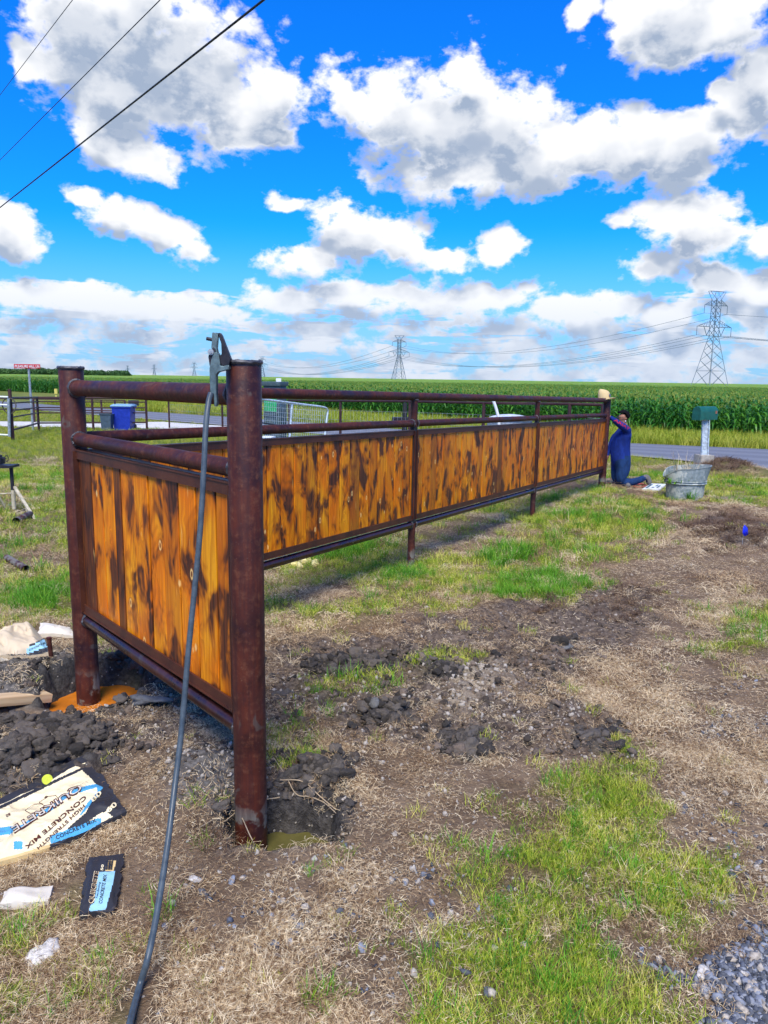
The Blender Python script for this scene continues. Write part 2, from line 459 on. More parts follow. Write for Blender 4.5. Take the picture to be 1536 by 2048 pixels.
# ------------------------------------------------------------------ terrain
P0 = np.array([-0.4626, 2.537]); P1 = np.array([-1.500, 3.712]); PE = np.array([3.51, 12.30])

def Hbase(x, y):
    return -0.12 * smooth(2.5, 7, y) - 0.5 * smooth(10, 32, y)

def ground_at(px, py, dz=0.0):
    """point of the smooth ground seen at a photograph pixel"""
    d = pix_ray(px, py); t = 1.0
    for _ in range(3000):
        p = CAM + d * t
        if p[2] < Hbase(p[0], p[1]) + dz: break
        t *= 1.004
    return p

def gpoly(pts): return np.array([ground_at(*q)[:2] for q in pts])

def poly_sd(x, y, P):
    """signed distance to polygon, positive inside"""
    x = np.asarray(x, float); y = np.asarray(y, float)
    d = np.full(x.shape, 1e9); ins = np.zeros(x.shape, bool); n = len(P)
    for i in range(n):
        ax, ay = P[i]; bx, by = P[(i + 1) % n]
        ex, ey = bx - ax, by - ay; L = ex * ex + ey * ey + 1e-12
        t = np.clip(((x - ax) * ex + (y - ay) * ey) / L, 0, 1)
        d = np.minimum(d, np.hypot(x - ax - t * ex, y - ay - t * ey))
        c = ((ay > y) != (by > y)) & (x < (bx - ax) * (y - ay) / (by - ay + 1e-12) + ax)
        ins ^= c
    return np.where(ins, d, -d)

def dens(x, y, polys, soft, jit=0.25, seed=3, fr=3.0):
    n = (fbm(np.asarray(x) * fr, np.asarray(y) * fr, seed, 4) - 0.5) * 2
    m = np.zeros(np.shape(x))
    for P in polys:
        m = np.maximum(m, smooth(-soft, soft, poly_sd(x, y, P) + n * jit))
    return m

# --- what covers the ground, outlined in the photograph and laid on the terrain
GREEN_NEAR = [gpoly(q) for q in (
  [(1110,1560),(1215,1535),(1300,1610),(1330,1690),(1420,1710),(1425,1770),(1390,1850),(1330,1930),(1370,2048),(1390,2200),(760,2200),(800,1960),(900,1800),(1010,1680)],
  [(-160,1760),(60,1800),(150,1760),(240,1800),(190,1850),(60,1960),(-160,1960)],
  [(-10,1960),(60,1950),(80,2010),(10,2040)],[(130,1990),(180,1950),(240,1980),(190,2010)],
  [(620,1980),(690,1975),(700,2010),(640,2020)],
  [(1210,1500),(1250,1480),(1270,1540),(1220,1560)])]
GREEN_FAR = [gpoly(q) for q in (
  [(530,1240),(640,1252),(760,1245),(850,1215),(960,1190),(1100,1205),(1190,1170),(1200,1130),(1300,1110),(1330,1060),(1320,1010),(1200,975),(1080,1000),(940,1010),(820,1030),(530,1110)],
  [(-200,880),(150,885),(700,885),(700,1010),(520,1130),(420,1180),(330,1330),(260,1330),(150,1260),(-200,1270)],
  [(1265,935),(1420,930),(1700,990),(1700,1030),(1420,1010),(1300,1000)],
  [(1440,1235),(1536,1190),(1640,1220),(1640,1290),(1480,1290)],
  [(800,1340),(850,1310),(920,1310),(880,1345)],[(700,1370),(750,1345),(780,1370),(740,1390)],
  [(540,1490),(600,1490),(600,1520),(550,1520)],[(820,1330),(900,1300),(940,1320),(860,1350)])]
BROWN_SPOTS = [gpoly(q) for q in (
  [(860,1060),(980,1030),(1060,1050),(1010,1110),(880,1115)],[(560,1180),(700,1165),(800,1190),(690,1215),(580,1215)],
  [(1330,1040),(1440,1015),(1560,1040),(1600,1110),(1480,1120),(1380,1100)],[(40,1100),(100,1090),(110,1130),(40,1140)],
  [(0,1010),(40,985),(60,1000),(20,1040)],[(-100,868),(140,866),(300,880),(-100,892)])]
BRIGHT = [gpoly(q) for q in (
  [(930,1185),(1000,1150),(1110,1150),(1195,1160),(1150,1200),(1040,1205)],[(940,1115),(1010,1090),(1080,1110),(1000,1135)],
  [(600,1120),(740,1085),(790,1100),(700,1130)],[(740,1165),(850,1140),(860,1160),(790,1175)],[(20,1180),(140,1150),(150,1200),(40,1240)])]
DIRT = [gpoly(q) for q in (
  [(540,1262),(640,1270),(770,1262),(860,1232),(980,1215),(1050,1190),(1200,1175),(1330,1180),(1290,1270),(1180,1330),(1120,1400),(1240,1450),(1240,1510),(1110,1500),(930,1520),(760,1500),(560,1490),(545,1400)],
  [(-120,1425),(60,1425),(220,1400),(330,1360),(420,1440),(300,1500),(220,1560),(90,1600),(-120,1620)],
  [(-120,1330),(60,1310),(150,1290),(300,1290),(380,1390),(270,1420),(80,1410),(-120,1410)],
  [(330,1530),(400,1500),(470,1500),(620,1500),(700,1560),(690,1640),(600,1710),(480,1700),(420,1650),(340,1620)],
  [(1360,1050),(1440,1030),(1540,1050),(1540,1100),(1430,1100)],
  [(1395,935),(1440,918),(1500,935),(1500,950),(1410,950)])]
DARKDIRT = [gpoly(q) for q in (
  [(-120,1435),(80,1420),(180,1425),(225,1470),(210,1550),(90,1590),(-120,1610)],
  [(590,1330),(700,1300),(820,1310),(800,1345),(680,1360)],[(850,1350),(900,1335),(910,1370),(860,1385)],
  [(720,1440),(800,1420),(820,1450),(740,1460)],[(860,1480),(980,1470),(960,1520),(880,1510)],[(1140,1470),(1240,1455),(1225,1505),(1160,1500)],
  [(1100,1290),(1150,1280),(1160,1310),(1100,1310)],[(590,1560),(700,1550),(680,1640),(600,1660)],[(150,1340),(290,1330),(300,1390),(160,1400)])]
GREYDIRT = [gpoly(q) for q in ([(335,1560),(390,1510),(475,1500),(475,1640),(430,1640),(350,1620)],[(-120,1330),(60,1310),(150,1300),(170,1390),(80,1410),(-120,1410)])]
PALE = [gpoly(q) for q in ([(870,1340),(930,1325),(1000,1330),(1010,1400),(940,1430),(870,1420)],[(1420,985),(1560,985),(1640,1000),(1440,1000)])]
GRAVEL = [gpoly(q) for q in ([(1360,1960),(1440,1900),(1536,1870),(1700,1870),(1700,2250),(1440,2250),(1410,2020)],)]
GRAVEL_THIN = [gpoly(q) for q in ([(1390,1650),(1536,1560),(1650,1580),(1650,1780),(1440,1760)],[(1380,1880),(1470,1800),(1530,1860),(1400,1960)],[(1370,1420),(1536,1330),(1600,1400),(1500,1500)])]

def m_dirt(x, y): return dens(x, y, DIRT, 0.10, 0.14, 21, 4.0)
def m_dark(x, y):
    h = np.maximum(1 - smooth(0.8, 1.25, np.hypot((np.asarray(x) - HOLE0[0]) / 0.24, (np.asarray(y) - HOLE0[1]) / 0.19)), 1 - smooth(0.9, 1.3, np.hypot((np.asarray(x) - HOLE1[0]) / 0.31, (np.asarray(y) - HOLE1[1]) / 0.24)))
    return np.maximum(dens(x, y, DARKDIRT, 0.05, 0.08, 22, 6.0), h)
def m_grey(x, y): return dens(x, y, GREYDIRT, 0.05, 0.07, 23, 6.0)
def m_pale(x, y): return dens(x, y, PALE, 0.08, 0.12, 24, 6.0)
def m_gravel(x, y): return dens(x, y, GRAVEL, 0.09, 0.12, 25, 7.0)
def m_green(x, y):
    a = dens(x, y, GREEN_NEAR, 0.10, 0.22, 26, 5.0); b = dens(x, y, GREEN_FAR, 0.25, 0.35, 27, 2.0)
    m = np.maximum(a, b)
    far = smooth(13.2, 14.6, np.asarray(y, float)) * (1 - smooth(22, 30, y) * 0.0)
    m = np.maximum(m, far * 0.95)
    m = np.minimum(m, 1 - 0.85 * dens(x, y, BROWN_SPOTS, 0.2, 0.25, 28, 3.0))
    # gappy everywhere
    gap = fbm(np.asarray(x) * 2.6, np.asarray(y) * 2.6, 31, 4)
    return m * smooth(0.26, 0.52, gap + 0.05)
def m_bright(x, y): return dens(x, y, BRIGHT, 0.10, 0.15, 29, 4.0)

HOLE0 = (-0.34, 2.50); HOLE1 = (-1.46, 3.72)
MOUNDS = [  # photograph pixel of the centre, height, radii
  (60, 1530, 0.09, 0.42, 0.20), (20, 1370, 0.07, 0.35, 0.2), (200, 1350, 0.05, 0.3, 0.15), (405, 1575, 0.09, 0.15, 0.17), (690, 1555, 0.05, 0.12, 0.12),
  (1445, 945, 0.24, 0.75, 0.6), (1480, 1085, 0.10, 0.55, 0.4), (1120, 1240, 0.07, 0.25, 0.12), (1280, 1200, 0.07, 0.2, 0.2),
  (660, 1240, 0.05, 0.8, 0.16), (800, 1350, 0.04, 0.3, 0.15), (960, 1370, 0.05, 0.3, 0.3), (290, 1600, 0.04, 0.3, 0.2), (640, 1420, 0.04, 0.25, 0.12)]
MOUNDS = [(*ground_at(a, b)[:2], h, rx, ry) for a, b, h, rx, ry in MOUNDS]

def H(x, y, fine=True):
    x = np.asarray(x, float); y = np.asarray(y, float)
    z = Hbase(x, y)
    rad = np.hypot(x, y); near = 1 - smooth(11, 15, rad)
    z = z + (fbm(x * 0.9, y * 0.9, 41, 3) - 0.5) * 0.09 * near
    for (mx, my, h, rx, ry) in MOUNDS:
        z = z + h * np.exp(-((x - mx) / rx) ** 2 - ((y - my) / ry) ** 2)
    if fine:
        d = m_dirt(x, y); dk = m_dark(x, y)
        z = z + near * (fbm(x * 14, y * 14, 43, 4, 0.6) - 0.5) * (0.018 + 0.05 * d + 0.045 * dk)
        cl = np.abs(fbm(x * 9, y * 9, 44, 3) - 0.5) * 2
        z = z + near * d * (0.035 - 0.10 * cl) * 0.7
    # flat where the post holes hold water
    r0 = np.hypot((x - HOLE0[0]) / 0.24, (y - HOLE0[1]) / 0.19) + (fbm(x * 8, y * 8, 45, 3) - 0.5) * 0.7
    z = z - 0.24 * (1 - smooth(0.62, 1.10, r0))
    z = z - 0.07 * np.exp(-((x + 1.40) / 0.42) ** 2 - ((y - 3.42) / 0.17) ** 2)
    r1 = np.hypot((x - HOLE1[0]) / 0.295, (y - HOLE1[1]) / 0.23) + (fbm(x * 7, y * 7, 46, 3) - 0.5) * 0.6
    z = z - 0.22 * (1 - smooth(0.65, 1.05, r1))
    return z

def Hs(x, y): return float(H(np.array([x]), np.array([y]))[0])

def at_ground(px, py):
    """where the ray through a pixel meets the full terrain"""
    d = pix_ray(px, py); p = ground_at(px, py); t0 = np.linalg.norm(p - CAM)
    ts = np.linspace(t0 * 0.85, t0 * 1.2, 300)
    P = CAM + d[None] * ts[:, None]; h = H(P[:, 0], P[:, 1])
    i = np.argmax(P[:, 2] < h); return P[i]

def at_depth(px, py, Y):
    d = pix_ray(px, py); return CAM + d * (Y / d[1])

# --- ground sheet: polar grid, fine where the camera looks
def ground_mat():
    m, t, b = mat('soil', rough=0.95, spec=0.15)
    gp = t.n('ShaderNodeNewGeometry').outputs['Position']
    A = t.n('ShaderNodeAttribute', attribute_name='cover'); B = t.n('ShaderNodeAttribute', attribute_name='cover2')
    sa = t.n('ShaderNodeSeparateColor', {0: A.outputs['Color']}); sb = t.n('ShaderNodeSeparateColor', {0: B.outputs['Color']})
    green, dirt, dark = sa.outputs; grey, pale, far = sb.outputs
    n1 = t.noise(gp, 3.0, 6, 0.6); n2 = t.noise(gp, 34.0, 6, 0.65); n3 = t.noise(gp, 140.0, 3, 0.6)
    soil = t.mix(t.ramp(n1, 0.3, 0.7), (0.115, 0.072, 0.042), (0.225, 0.155, 0.096))
    soil = t.mix(t.ramp(n2, 0.5, 0.75, 0, 0.6), soil, (0.38, 0.28, 0.175))
    dcol = t.mix(t.ramp(n2, 0.35, 0.7), (0.070, 0.050, 0.038), (0.200, 0.152, 0.112))
    c = t.mix(dirt, soil, dcol)
    c = t.mix(t.math('MULTIPLY', grey, 0.8), c, t.mix(t.ramp(n2, 0.4, 0.7), (0.085, 0.080, 0.072), (0.20, 0.185, 0.165)))
    c = t.mix(t.math('MULTIPLY', dark, 0.9), c, t.mix(t.ramp(n2, 0.35, 0.7), (0.030, 0.028, 0.027), (0.085, 0.078, 0.070)))
    c = t.mix(t.math('MULTIPLY', pale, 0.5), c, t.mix(t.ramp(n2, 0.3, 0.7), (0.26, 0.20, 0.14), (0.50, 0.42, 0.31)))
    gcol = t.mix(t.ramp(n2, 0.35, 0.7), (0.085, 0.085, 0.018), (0.20, 0.17, 0.045))
    c = t.mix(t.math('MULTIPLY', green, 0.75), c, gcol)
    # small pale grit
    vo = t.n('ShaderNodeTexVoronoi', {'Vector': gp, 'Scale': 42.0})
    gr = t.math('MULTIPLY', t.ramp(vo.outputs['Distance'], 0.16, 0.26, 1, 0), t.math('GREATER_THAN', t.n('ShaderNodeSeparateColor', {0: vo.outputs['Color']}).outputs[1], 0.62))
    c = t.mix(t.math('MULTIPLY', gr, t.math('SUBTRACT', 0.8, t.math('MULTIPLY', green, 0.7))), c, (0.46, 0.40, 0.33))
    # far meadow and field floor
    fm = t.mix(t.ramp(t.noise(gp, 0.35, 5, 0.6), 0.3, 0.7), (0.105, 0.135, 0.022), (0.195, 0.200, 0.045))
    c = t.mix(far, c, fm)
    t.link(c, b.inputs['Base Color'])
    hgt = t.math('ADD', n2, t.math('ADD', t.math('MULTIPLY', n3, 0.45), t.math('MULTIPLY', gr, 0.5)))
    bump(t, b, hgt, 0.9, 0.02)
    return m
M_SOIL = ground_mat()

def build_ground():
    a_in = np.linspace(-37, 37, 430); a_out = np.linspace(37, 323, 74)[1:-1]
    ang = np.radians(np.concatenate([a_in, a_out]))
    r = [0.0, 0.35, 0.7, 1.0, 1.25, 1.45]
    while r[-1] < 4500:
        c = r[-1]
        step = 0.0095 if c < 4.2 else (0.0095 + (c - 4.2) * 0.0085 if c < 14 else 0.093 + (c - 14) * 0.05)
        r.append(c + step)
    r = np.array(r); na, nr = len(ang), len(r)
    X = r[:, None] * np.sin(ang)[None]; Y = r[:, None] * np.cos(ang)[None]
    Z = H(X.ravel(), Y.ravel()).reshape(X.shape)
    V = np.stack([X, Y, Z], -1).reshape(-1, 3)
    i = np.arange(nr - 1)[:, None] * na; j = np.arange(na)[None]; j2 = (j + 1) % na
    Fq = np.stack([i + j, i + na + j, i + na + j2, i + j2], -1).reshape(-1, 4)
    o = np_mesh('ground', V, Fq, M_SOIL); tag(o, kind='structure')
    x, y = V[:, 0], V[:, 1]
    far = smooth(14, 24, np.hypot(x, y)) * (1 - m_dirt(x, y))
    for nm, ch in (('cover', (m_green(x, y), m_dirt(x, y), m_dark(x, y))), ('cover2', (m_grey(x, y), m_pale(x, y), far))):
        at = o.data.attributes.new(nm, 'FLOAT_COLOR', 'POINT')
        at.data.foreach_set('color', np.stack([*ch, np.ones(len(x))], -1).astype(np.float32).ravel())
    return o
build_ground()

# --- water in the two post holes
def puddle(name, c, rx, ry, z, col, seed):
    m, t, b = mat(name + '_water', col, 0.08, 0.0, 0.5)
    co = t.n('ShaderNodeTexCoord').outputs['Object']
    n = t.noise(co, 9, 4, 0.6)
    t.link(t.mix(t.ramp(n, 0.3, 0.7), tuple(k * 0.8 for k in col), tuple(min(1, k * 1.15) for k in col)), b.inputs['Base Color'])
    bump(t, b, t.noise(co, 60, 2, 0.5), 0.04, 0.003)
    mb = MB(); n_ = 40
    V = [(0, 0, 0)] + [(rx * math.cos(k / n_ * 2 * math.pi), ry * math.sin(k / n_ * 2 * math.pi), 0) for k in range(n_)]
    mb.add(V, [(0, k + 1, (k + 1) % n_ + 1) for k in range(n_)])
    return tag(mb.build(name, m, loc=(c[0], c[1], z)), kind='structure')
puddle('muddy_water', (-0.36, 2.51), 0.26, 0.21, -0.135, (0.105, 0.092, 0.026), 1)
puddle('orange_water', HOLE1, 0.33, 0.26, -0.105, (0.50, 0.150, 0.012), 2)

# --- road, gravel drive
ROAD_N = [(34,-14),(14,10),(8.2,15.6),(6.3,19.4),(0,26.9),(-7.4,34.4),(-10.3,36.8),(-24,48.5),(-60,79)]
ROAD_F = [(46,-6),(24,14),(11.4,24.2),(8.7,26.2),(0,33.7),(-8.9,41.7),(-13.9,45.7),(-27,57),(-64,88)]
def resample(P, n):
    P = np.array(P, float); d = np.r_[0, np.cumsum(np.hypot(*np.diff(P, axis=0).T))]
    s = np.linspace(0, d[-1], n); return np.stack([np.interp(s, d, P[:, k]) for k in (0, 1)], -1)
def strip(name, A, B, n, w, lift, material):
    A = resample(A, n); B = resample(B, n); ks = np.linspace(0, 1, w)
    P = A[:, None] * (1 - ks[None, :, None]) + B[:, None] * ks[None, :, None]
    z = Hbase(P[..., 0], P[..., 1]) + lift
    V = np.concatenate([P, z[..., None]], -1).reshape(-1, 3)
    i = np.arange(n - 1)[:, None] * w; j = np.arange(w - 1)[None]
    Fq = np.stack([i + j, i + j + 1, i + w + j + 1, i + w + j], -1).reshape(-1, 4)
    o = np_mesh(name, V, Fq, material)
    at = o.data.attributes.new('across', 'FLOAT', 'POINT'); at.data.foreach_set('value', np.tile(ks, n).astype(np.float32))
    return tag(o, kind='structure')
def asphalt_mat():
    m, t, b = mat('asphalt', rough=0.8, spec=0.3)
    gp = t.n('ShaderNodeNewGeometry').outputs['Position']
    ac = t.n('ShaderNodeAttribute', attribute_name='across').outputs['Fac']
    n1 = t.noise(gp, 0.8, 5, 0.6); n2 = t.noise(gp, 40, 4, 0.7)
    acn = t.math('ADD', ac, t.math('MULTIPLY', t.math('SUBTRACT', n1, 0.5), 0.05))
    tr = t.math('SINE', t.math('MULTIPLY', acn, 25.1))
    c = t.mix(t.ramp(tr, -0.6, 0.9), (0.125, 0.130, 0.150), (0.165, 0.170, 0.190))
    c = t.mix(t.ramp(n2, 0.4, 0.75, 0, 0.4), c, (0.24, 0.24, 0.25))
    e = t.math('MULTIPLY', t.ramp(ac, 0.0, 0.10, 1, 0), t.ramp(n2, 0.4, 0.6))
    c = t.mix(e, c, (0.34, 0.31, 0.27))
    t.link(c, b.inputs['Base Color']); bump(t, b, n2, 0.5, 0.01); return m
strip('road', ROAD_N, ROAD_F, 150, 9, 0.03, asphalt_mat())
def drive_mat():
    m, t, b = mat('white_gravel', rough=0.9, spec=0.2)
    gp = t.n('ShaderNodeNewGeometry').outputs['Position']
    n2 = t.noise(gp, 14, 5, 0.7); n1 = t.noise(gp, 0.7, 4, 0.6)
    c = t.mix(t.ramp(n2, 0.3, 0.7), (0.42, 0.39, 0.34), (0.72, 0.69, 0.63))
    c = t.mix(t.ramp(n1, 0.55, 0.75, 0, 0.5), c, (0.35, 0.30, 0.2))
    t.link(c, b.inputs['Base Color']); bump(t, b, n2, 0.7, 0.03); return m
DRIVE_A = [(-40, 31.0), (-20, 31.3), (-12, 31.6), (-8.5, 31.4), (-3.2, 29.6)]
DRIVE_B = [(-40, 34.2), (-20, 34.4), (-13, 35.2), (-10.4, 36.2), (-6.6, 33.5)]
strip('gravel_drive', DRIVE_A, DRIVE_B, 60, 5, 0.015, drive_mat())

COVERED = [gpoly(q) for q in ([(-150,1660),(178,1545),(245,1628),(-45,1718)],[(172,1722),(245,1716),(228,1826),(160,1832)],[(-90,1274),(72,1264),(100,1312),(-80,1328)],[(8,1784),(104,1772),(95,1800),(-2,1806)],
  [(-90,1408),(106,1396),(106,1424),(-90,1440)],[(84,1258),(140,1264),(150,1280),(78,1276)],[(285,1950),(305,1950),(265,2060),(240,2140),(215,2140),(245,2050)],[(1284,981),(1302,971),(1333,972),(1318,983)])]
def uncovered(x, y):
    k = np.ones(np.shape(x), bool)
    for P in COVERED: k &= poly_sd(x, y, P) < -0.045
    return k

SOD = [gpoly(q) for q in ([(1055,1200),(1110,1185),(1135,1225),(1070,1235)],[(1180,1195),(1270,1165),(1330,1180),(1300,1230),(1200,1250)],[(590,1545),(680,1530),(710,1580),(640,1590)],[(1250,1400),(1330,1380),(1350,1420),(1270,1440)],[(1360,1050),(1470,1030),(1540,1060),(1530,1105),(1420,1105)],[(330,1640),(470,1650),(480,1700),(350,1710)],[(1395,935),(1440,918),(1500,935),(1500,950),(1410,950)])]

# ------------------------------------------------------------------ scattered cover (grass, straw, clods, gravel, corn)
SRC = bpy.data.collections.new('cover_sources')

def leafy_mat(name, cols, trans=0.3, rough=0.6, pos_scale=0.9):
    m = bpy.data.materials.new(name); m.use_nodes = True
    t = NT(m.node_tree); b = m.node_tree.nodes['Principled BSDF']; out = m.node_tree.nodes['Material Output']
    oi = t.n('ShaderNodeObjectInfo'); gp = t.n('ShaderNodeNewGeometry').outputs['Position']
    n = t.noise(gp, pos_scale, 3, 0.6)
    f = t.math('ADD', t.math('MULTIPLY', oi.outputs['Random'], 0.45), t.math('MULTIPLY', n, 0.55))
    nb = t.noise(gp, 70.0, 1, 0.5)
    f = t.math('ADD', f, t.math('MULTIPLY', t.math('SUBTRACT', nb, 0.5), 0.9))
    cr = t.n('ShaderNodeValToRGB', {0: f}); el = cr.color_ramp.elements
    while len(el) < len(cols): el.new(0.5)
    for k, c in enumerate(cols):
        el[k].position = 0.22 + 0.56 * k / (len(cols) - 1); el[k].color = (*c, 1)
    t.link(cr.outputs[0], b.inputs['Base Color'])
    b.inputs['Roughness'].default_value = rough; b.inputs['Specular IOR Level'].default_value = 0.3
    tr = t.n('ShaderNodeBsdfTranslucent', {'Color': cr.outputs[0]})
    mx = t.n('ShaderNodeMixShader', {0: trans, 1: b.outputs[0], 2: tr.outputs[0]})
    t.link(mx.outputs[0], out.inputs['Surface'])
    return m

M_GREEN = leafy_mat('green_grass', [(0.100, 0.210, 0.006), (0.270, 0.390, 0.018), (0.520, 0.550, 0.052), (0.80, 0.68, 0.20)], 0.35)
M_LUSH = leafy_mat('lush_grass', [(0.055, 0.210, 0.010), (0.115, 0.350, 0.016), (0.250, 0.460, 0.030)], 0.35)
M_STRAW = leafy_mat('straw', [(0.140, 0.072, 0.034), (0.380, 0.245, 0.120), (0.640, 0.470, 0.260), (0.92, 0.76, 0.49)], 0.15)
M_SOD = leafy_mat('brown_sod', [(0.060, 0.032, 0.018), (0.140, 0.080, 0.045), (0.270, 0.175, 0.100)], 0.1)
M_VERGE = leafy_mat('verge_grass', [(0.170, 0.260, 0.010), (0.290, 0.370, 0.020), (0.430, 0.440, 0.042), (0.52, 0.46, 0.09)], 0.35, pos_scale=0.3)
M_CORN = leafy_mat('corn_leaf', [(0.020, 0.110, 0.012), (0.045, 0.190, 0.016), (0.115, 0.300, 0.028)], 0.30, 0.42, 0.25)
M_TASSEL = leafy_mat('corn_tassel', [(0.190, 0.280, 0.034), (0.340, 0.370, 0.064)], 0.2, 0.6, 0.15)

def blade_mesh(name, n, rad, h, w, lean, seed, mats, flat=False, segs=3, droop=0.5):
    """tuft of grass blades, or a handful of strewn straw when flat"""
    rg = np.random.default_rng(seed); V = []; Fc = []
    for k in range(n):
        a = rg.uniform(0, 2 * math.pi); rr = rad * math.sqrt(rg.uniform())
        base = np.array([rr * math.cos(a), rr * math.sin(a), 0.0])
        d = rg.uniform(0, 2 * math.pi); L = h * rg.uniform(0.5, 1.25)
        side = np.array([-math.sin(d), math.cos(d), 0.0]); out = np.array([math.cos(d), math.sin(d), 0.0])
        pts = []
        if flat:
            up0 = rg.uniform(0.002, 0.016); tilt = rg.normal(0, 0.16); curl = rg.normal(0, 0.28)
            for s in np.linspace(0, 1, segs + 1):
                dd = d + curl * (s - 0.5); o2 = np.array([math.cos(dd), math.sin(dd), 0])
                pts.append(base + o2 * L * (s - 0.5) + np.array([0, 0, up0 + max(-0.004, tilt * L * (s - 0.3)) + 0.010 * math.sin(s * 3.1)]))
            ws = [0.7, 1.0, 0.9, 0.5]
        else:
            ln = lean * rg.uniform(0.3, 1.4); dr = droop * rg.uniform(0.2, 1.3)
            for s in np.linspace(0, 1, segs + 1):
                pts.append(base + out * L * (ln * s + dr * s * s * 0.6) + np.array([0, 0, L * (s - dr * 0.45 * s * s) * 0.95 - 0.004]))
            ws = [1.0, 0.9, 0.65, 0.08]
        ww = w * rg.uniform(0.7, 1.3); o = len(V)
        tw = rg.uniform(-0.5, 0.5)
        sv = side * math.cos(tw) + np.array([0, 0, 1.0]) * math.sin(tw)
        for p, q in zip(pts, np.interp(np.linspace(0, 1, segs + 1), np.linspace(0, 1, 4), ws)):
            V.append(p - sv * ww * q / 2); V.append(p + sv * ww * q / 2)
        for s in range(segs): Fc.append((o + 2 * s, o + 2 * s + 1, o + 2 * s + 3, o + 2 * s + 2))
    me = bpy.data.meshes.new(name); me.from_pydata([tuple(v) for v in V], [], Fc)
    me.materials.append(mats); me.polygons.foreach_set('use_smooth', [True] * len(Fc))
    return me

def lump_mesh(name, seed, material, sub=2, rough=0.35, squash=0.7, facet=False, jit=0.15, flat=None):
    rg = np.random.default_rng(seed)
    bm = bmesh.new(); bmesh.ops.create_icosphere(bm, subdivisions=sub, radius=1.0)
    ks = rg.normal(0, 1, (7, 3)); ph = rg.uniform(0, 6.28, 7); fr = rg.uniform(0.9, 2.4, 7)
    for v in bm.verts:
        p = np.array(v.co); s = 1.0
        for q in range(7): s += rough * 0.30 * math.sin(fr[q] * float(p @ ks[q]) + ph[q])
        if facet: s *= 1.0 + 2 * jit * (rg.uniform() - 0.5)
        v.co = Vector((p[0] * s * 1.12, p[1] * s * 0.95, p[2] * s * squash))
    me = bpy.data.meshes.new(name); bm.to_mesh(me); bm.free(); me.materials.append(material)
    me.polygons.foreach_set('use_smooth', [not (facet if flat is None else flat)] * len(me.polygons))
    return me

def scatter(name, P, rot, sc, idx, meshes):
    """points with rotation / scale / kind, turned into instances of the given meshes: ONE object"""
    col = bpy.data.collections.new(name + '_kinds')
    for k, me in enumerate(meshes):
        so = bpy.data.objects.new('%s_kind_%02d' % (name, k), me); col.objects.link(so)
    me = bpy.data.meshes.new(name); n = len(P)
    me.vertices.add(n); me.vertices.foreach_set('co', np.asarray(P, np.float32).ravel())
    a = me.attributes.new('rot', 'FLOAT_VECTOR', 'POINT'); a.data.foreach_set('vector', np.asarray(rot, np.float32).ravel())
    a = me.attributes.new('sc', 'FLOAT', 'POINT'); a.data.foreach_set('value', np.asarray(sc, np.float32))
    a = me.attributes.new('kind_index', 'INT', 'POINT'); a.data.foreach_set('value', np.asarray(idx, np.int32))
    me.update()
    o = bpy.data.objects.new(name, me); scene.collection.objects.link(o)
    g = bpy.data.node_groups.new(name + '_scatter', 'GeometryNodeTree')
    g.interface.new_socket('Geometry', in_out='INPUT', socket_type='NodeSocketGeometry')
    g.interface.new_socket('Geometry', in_out='OUTPUT', socket_type='NodeSocketGeometry')
    N = g.nodes; gi = N.new('NodeGroupInput'); go = N.new('NodeGroupOutput')
    ci = N.new('GeometryNodeCollectionInfo'); ci.inputs['Collection'].default_value = col
    ci.inputs['Separate Children'].default_value = True; ci.inputs['Reset Children'].default_value = True
    iop = N.new('GeometryNodeInstanceOnPoints'); iop.inputs['Pick Instance'].default_value = True
    def attr(nm, typ):
        nd = N.new('GeometryNodeInputNamedAttribute'); nd.data_type = typ; nd.inputs['Name'].default_value = nm
        return [s for s in nd.outputs if s.name == 'Attribute' and s.enabled][0]
    e2r = N.new('FunctionNodeEulerToRotation')
    L = g.links
    L.new(attr('rot', 'FLOAT_VECTOR'), e2r.inputs[0]); L.new(e2r.outputs[0], iop.inputs['Rotation'])
    L.new(attr('sc', 'FLOAT'), iop.inputs['Scale']); L.new(attr('kind_index', 'INT'), iop.inputs['Instance Index'])
    L.new(gi.outputs[0], iop.inputs['Points']); L.new(ci.outputs[0], iop.inputs['Instance']); L.new(iop.outputs[0], go.inputs[0])
    md = o.modifiers.new('scatter', 'NODES'); md.node_group = g
    return o

def sector(n, r0, r1, a0=-35, a1=35, seed=0):
    rg = np.random.default_rng(seed)
    r = np.sqrt(rg.uniform(r0 * r0, r1 * r1, n)); a = np.radians(rg.uniform(a0, a1, n))
    return r * np.sin(a), r * np.cos(a), rg

def slope_rot(x, y, rg, amt=1.0, yaw=None):
    e = 0.03
    gx = (H(x + e, y, False) - H(x - e, y, False)) / (2 * e); gy = (H(x, y + e, False) - H(x, y - e, False)) / (2 * e)
    n = len(x); yaw = rg.uniform(0, 6.283, n) if yaw is None else yaw
    rx = np.clip(gy * amt, -0.7, 0.7); ry = np.clip(-gx * amt, -0.7, 0.7)
    # keep the tilt in world axes: rotate it into the yawed frame
    return np.stack([rx * np.cos(yaw) + ry * np.sin(yaw), -rx * np.sin(yaw) + ry * np.cos(yaw), yaw], -1)

def hole_mask(x, y):
    a = np.hypot((x - HOLE0[0]) / 0.22, (y - HOLE0[1]) / 0.17); b = np.hypot((x - HOLE1[0]) / 0.30, (y - HOLE1[1]) / 0.235)
    return (a > 1) & (b > 1) & uncovered(x, y)
def on_road(x, y):
    P = np.array(ROAD_N + ROAD_F[::-1]); D = np.array(DRIVE_A + DRIVE_B[::-1])
    return (poly_sd(x, y, P) > -0.15) | (poly_sd(x, y, D) > -0.1)

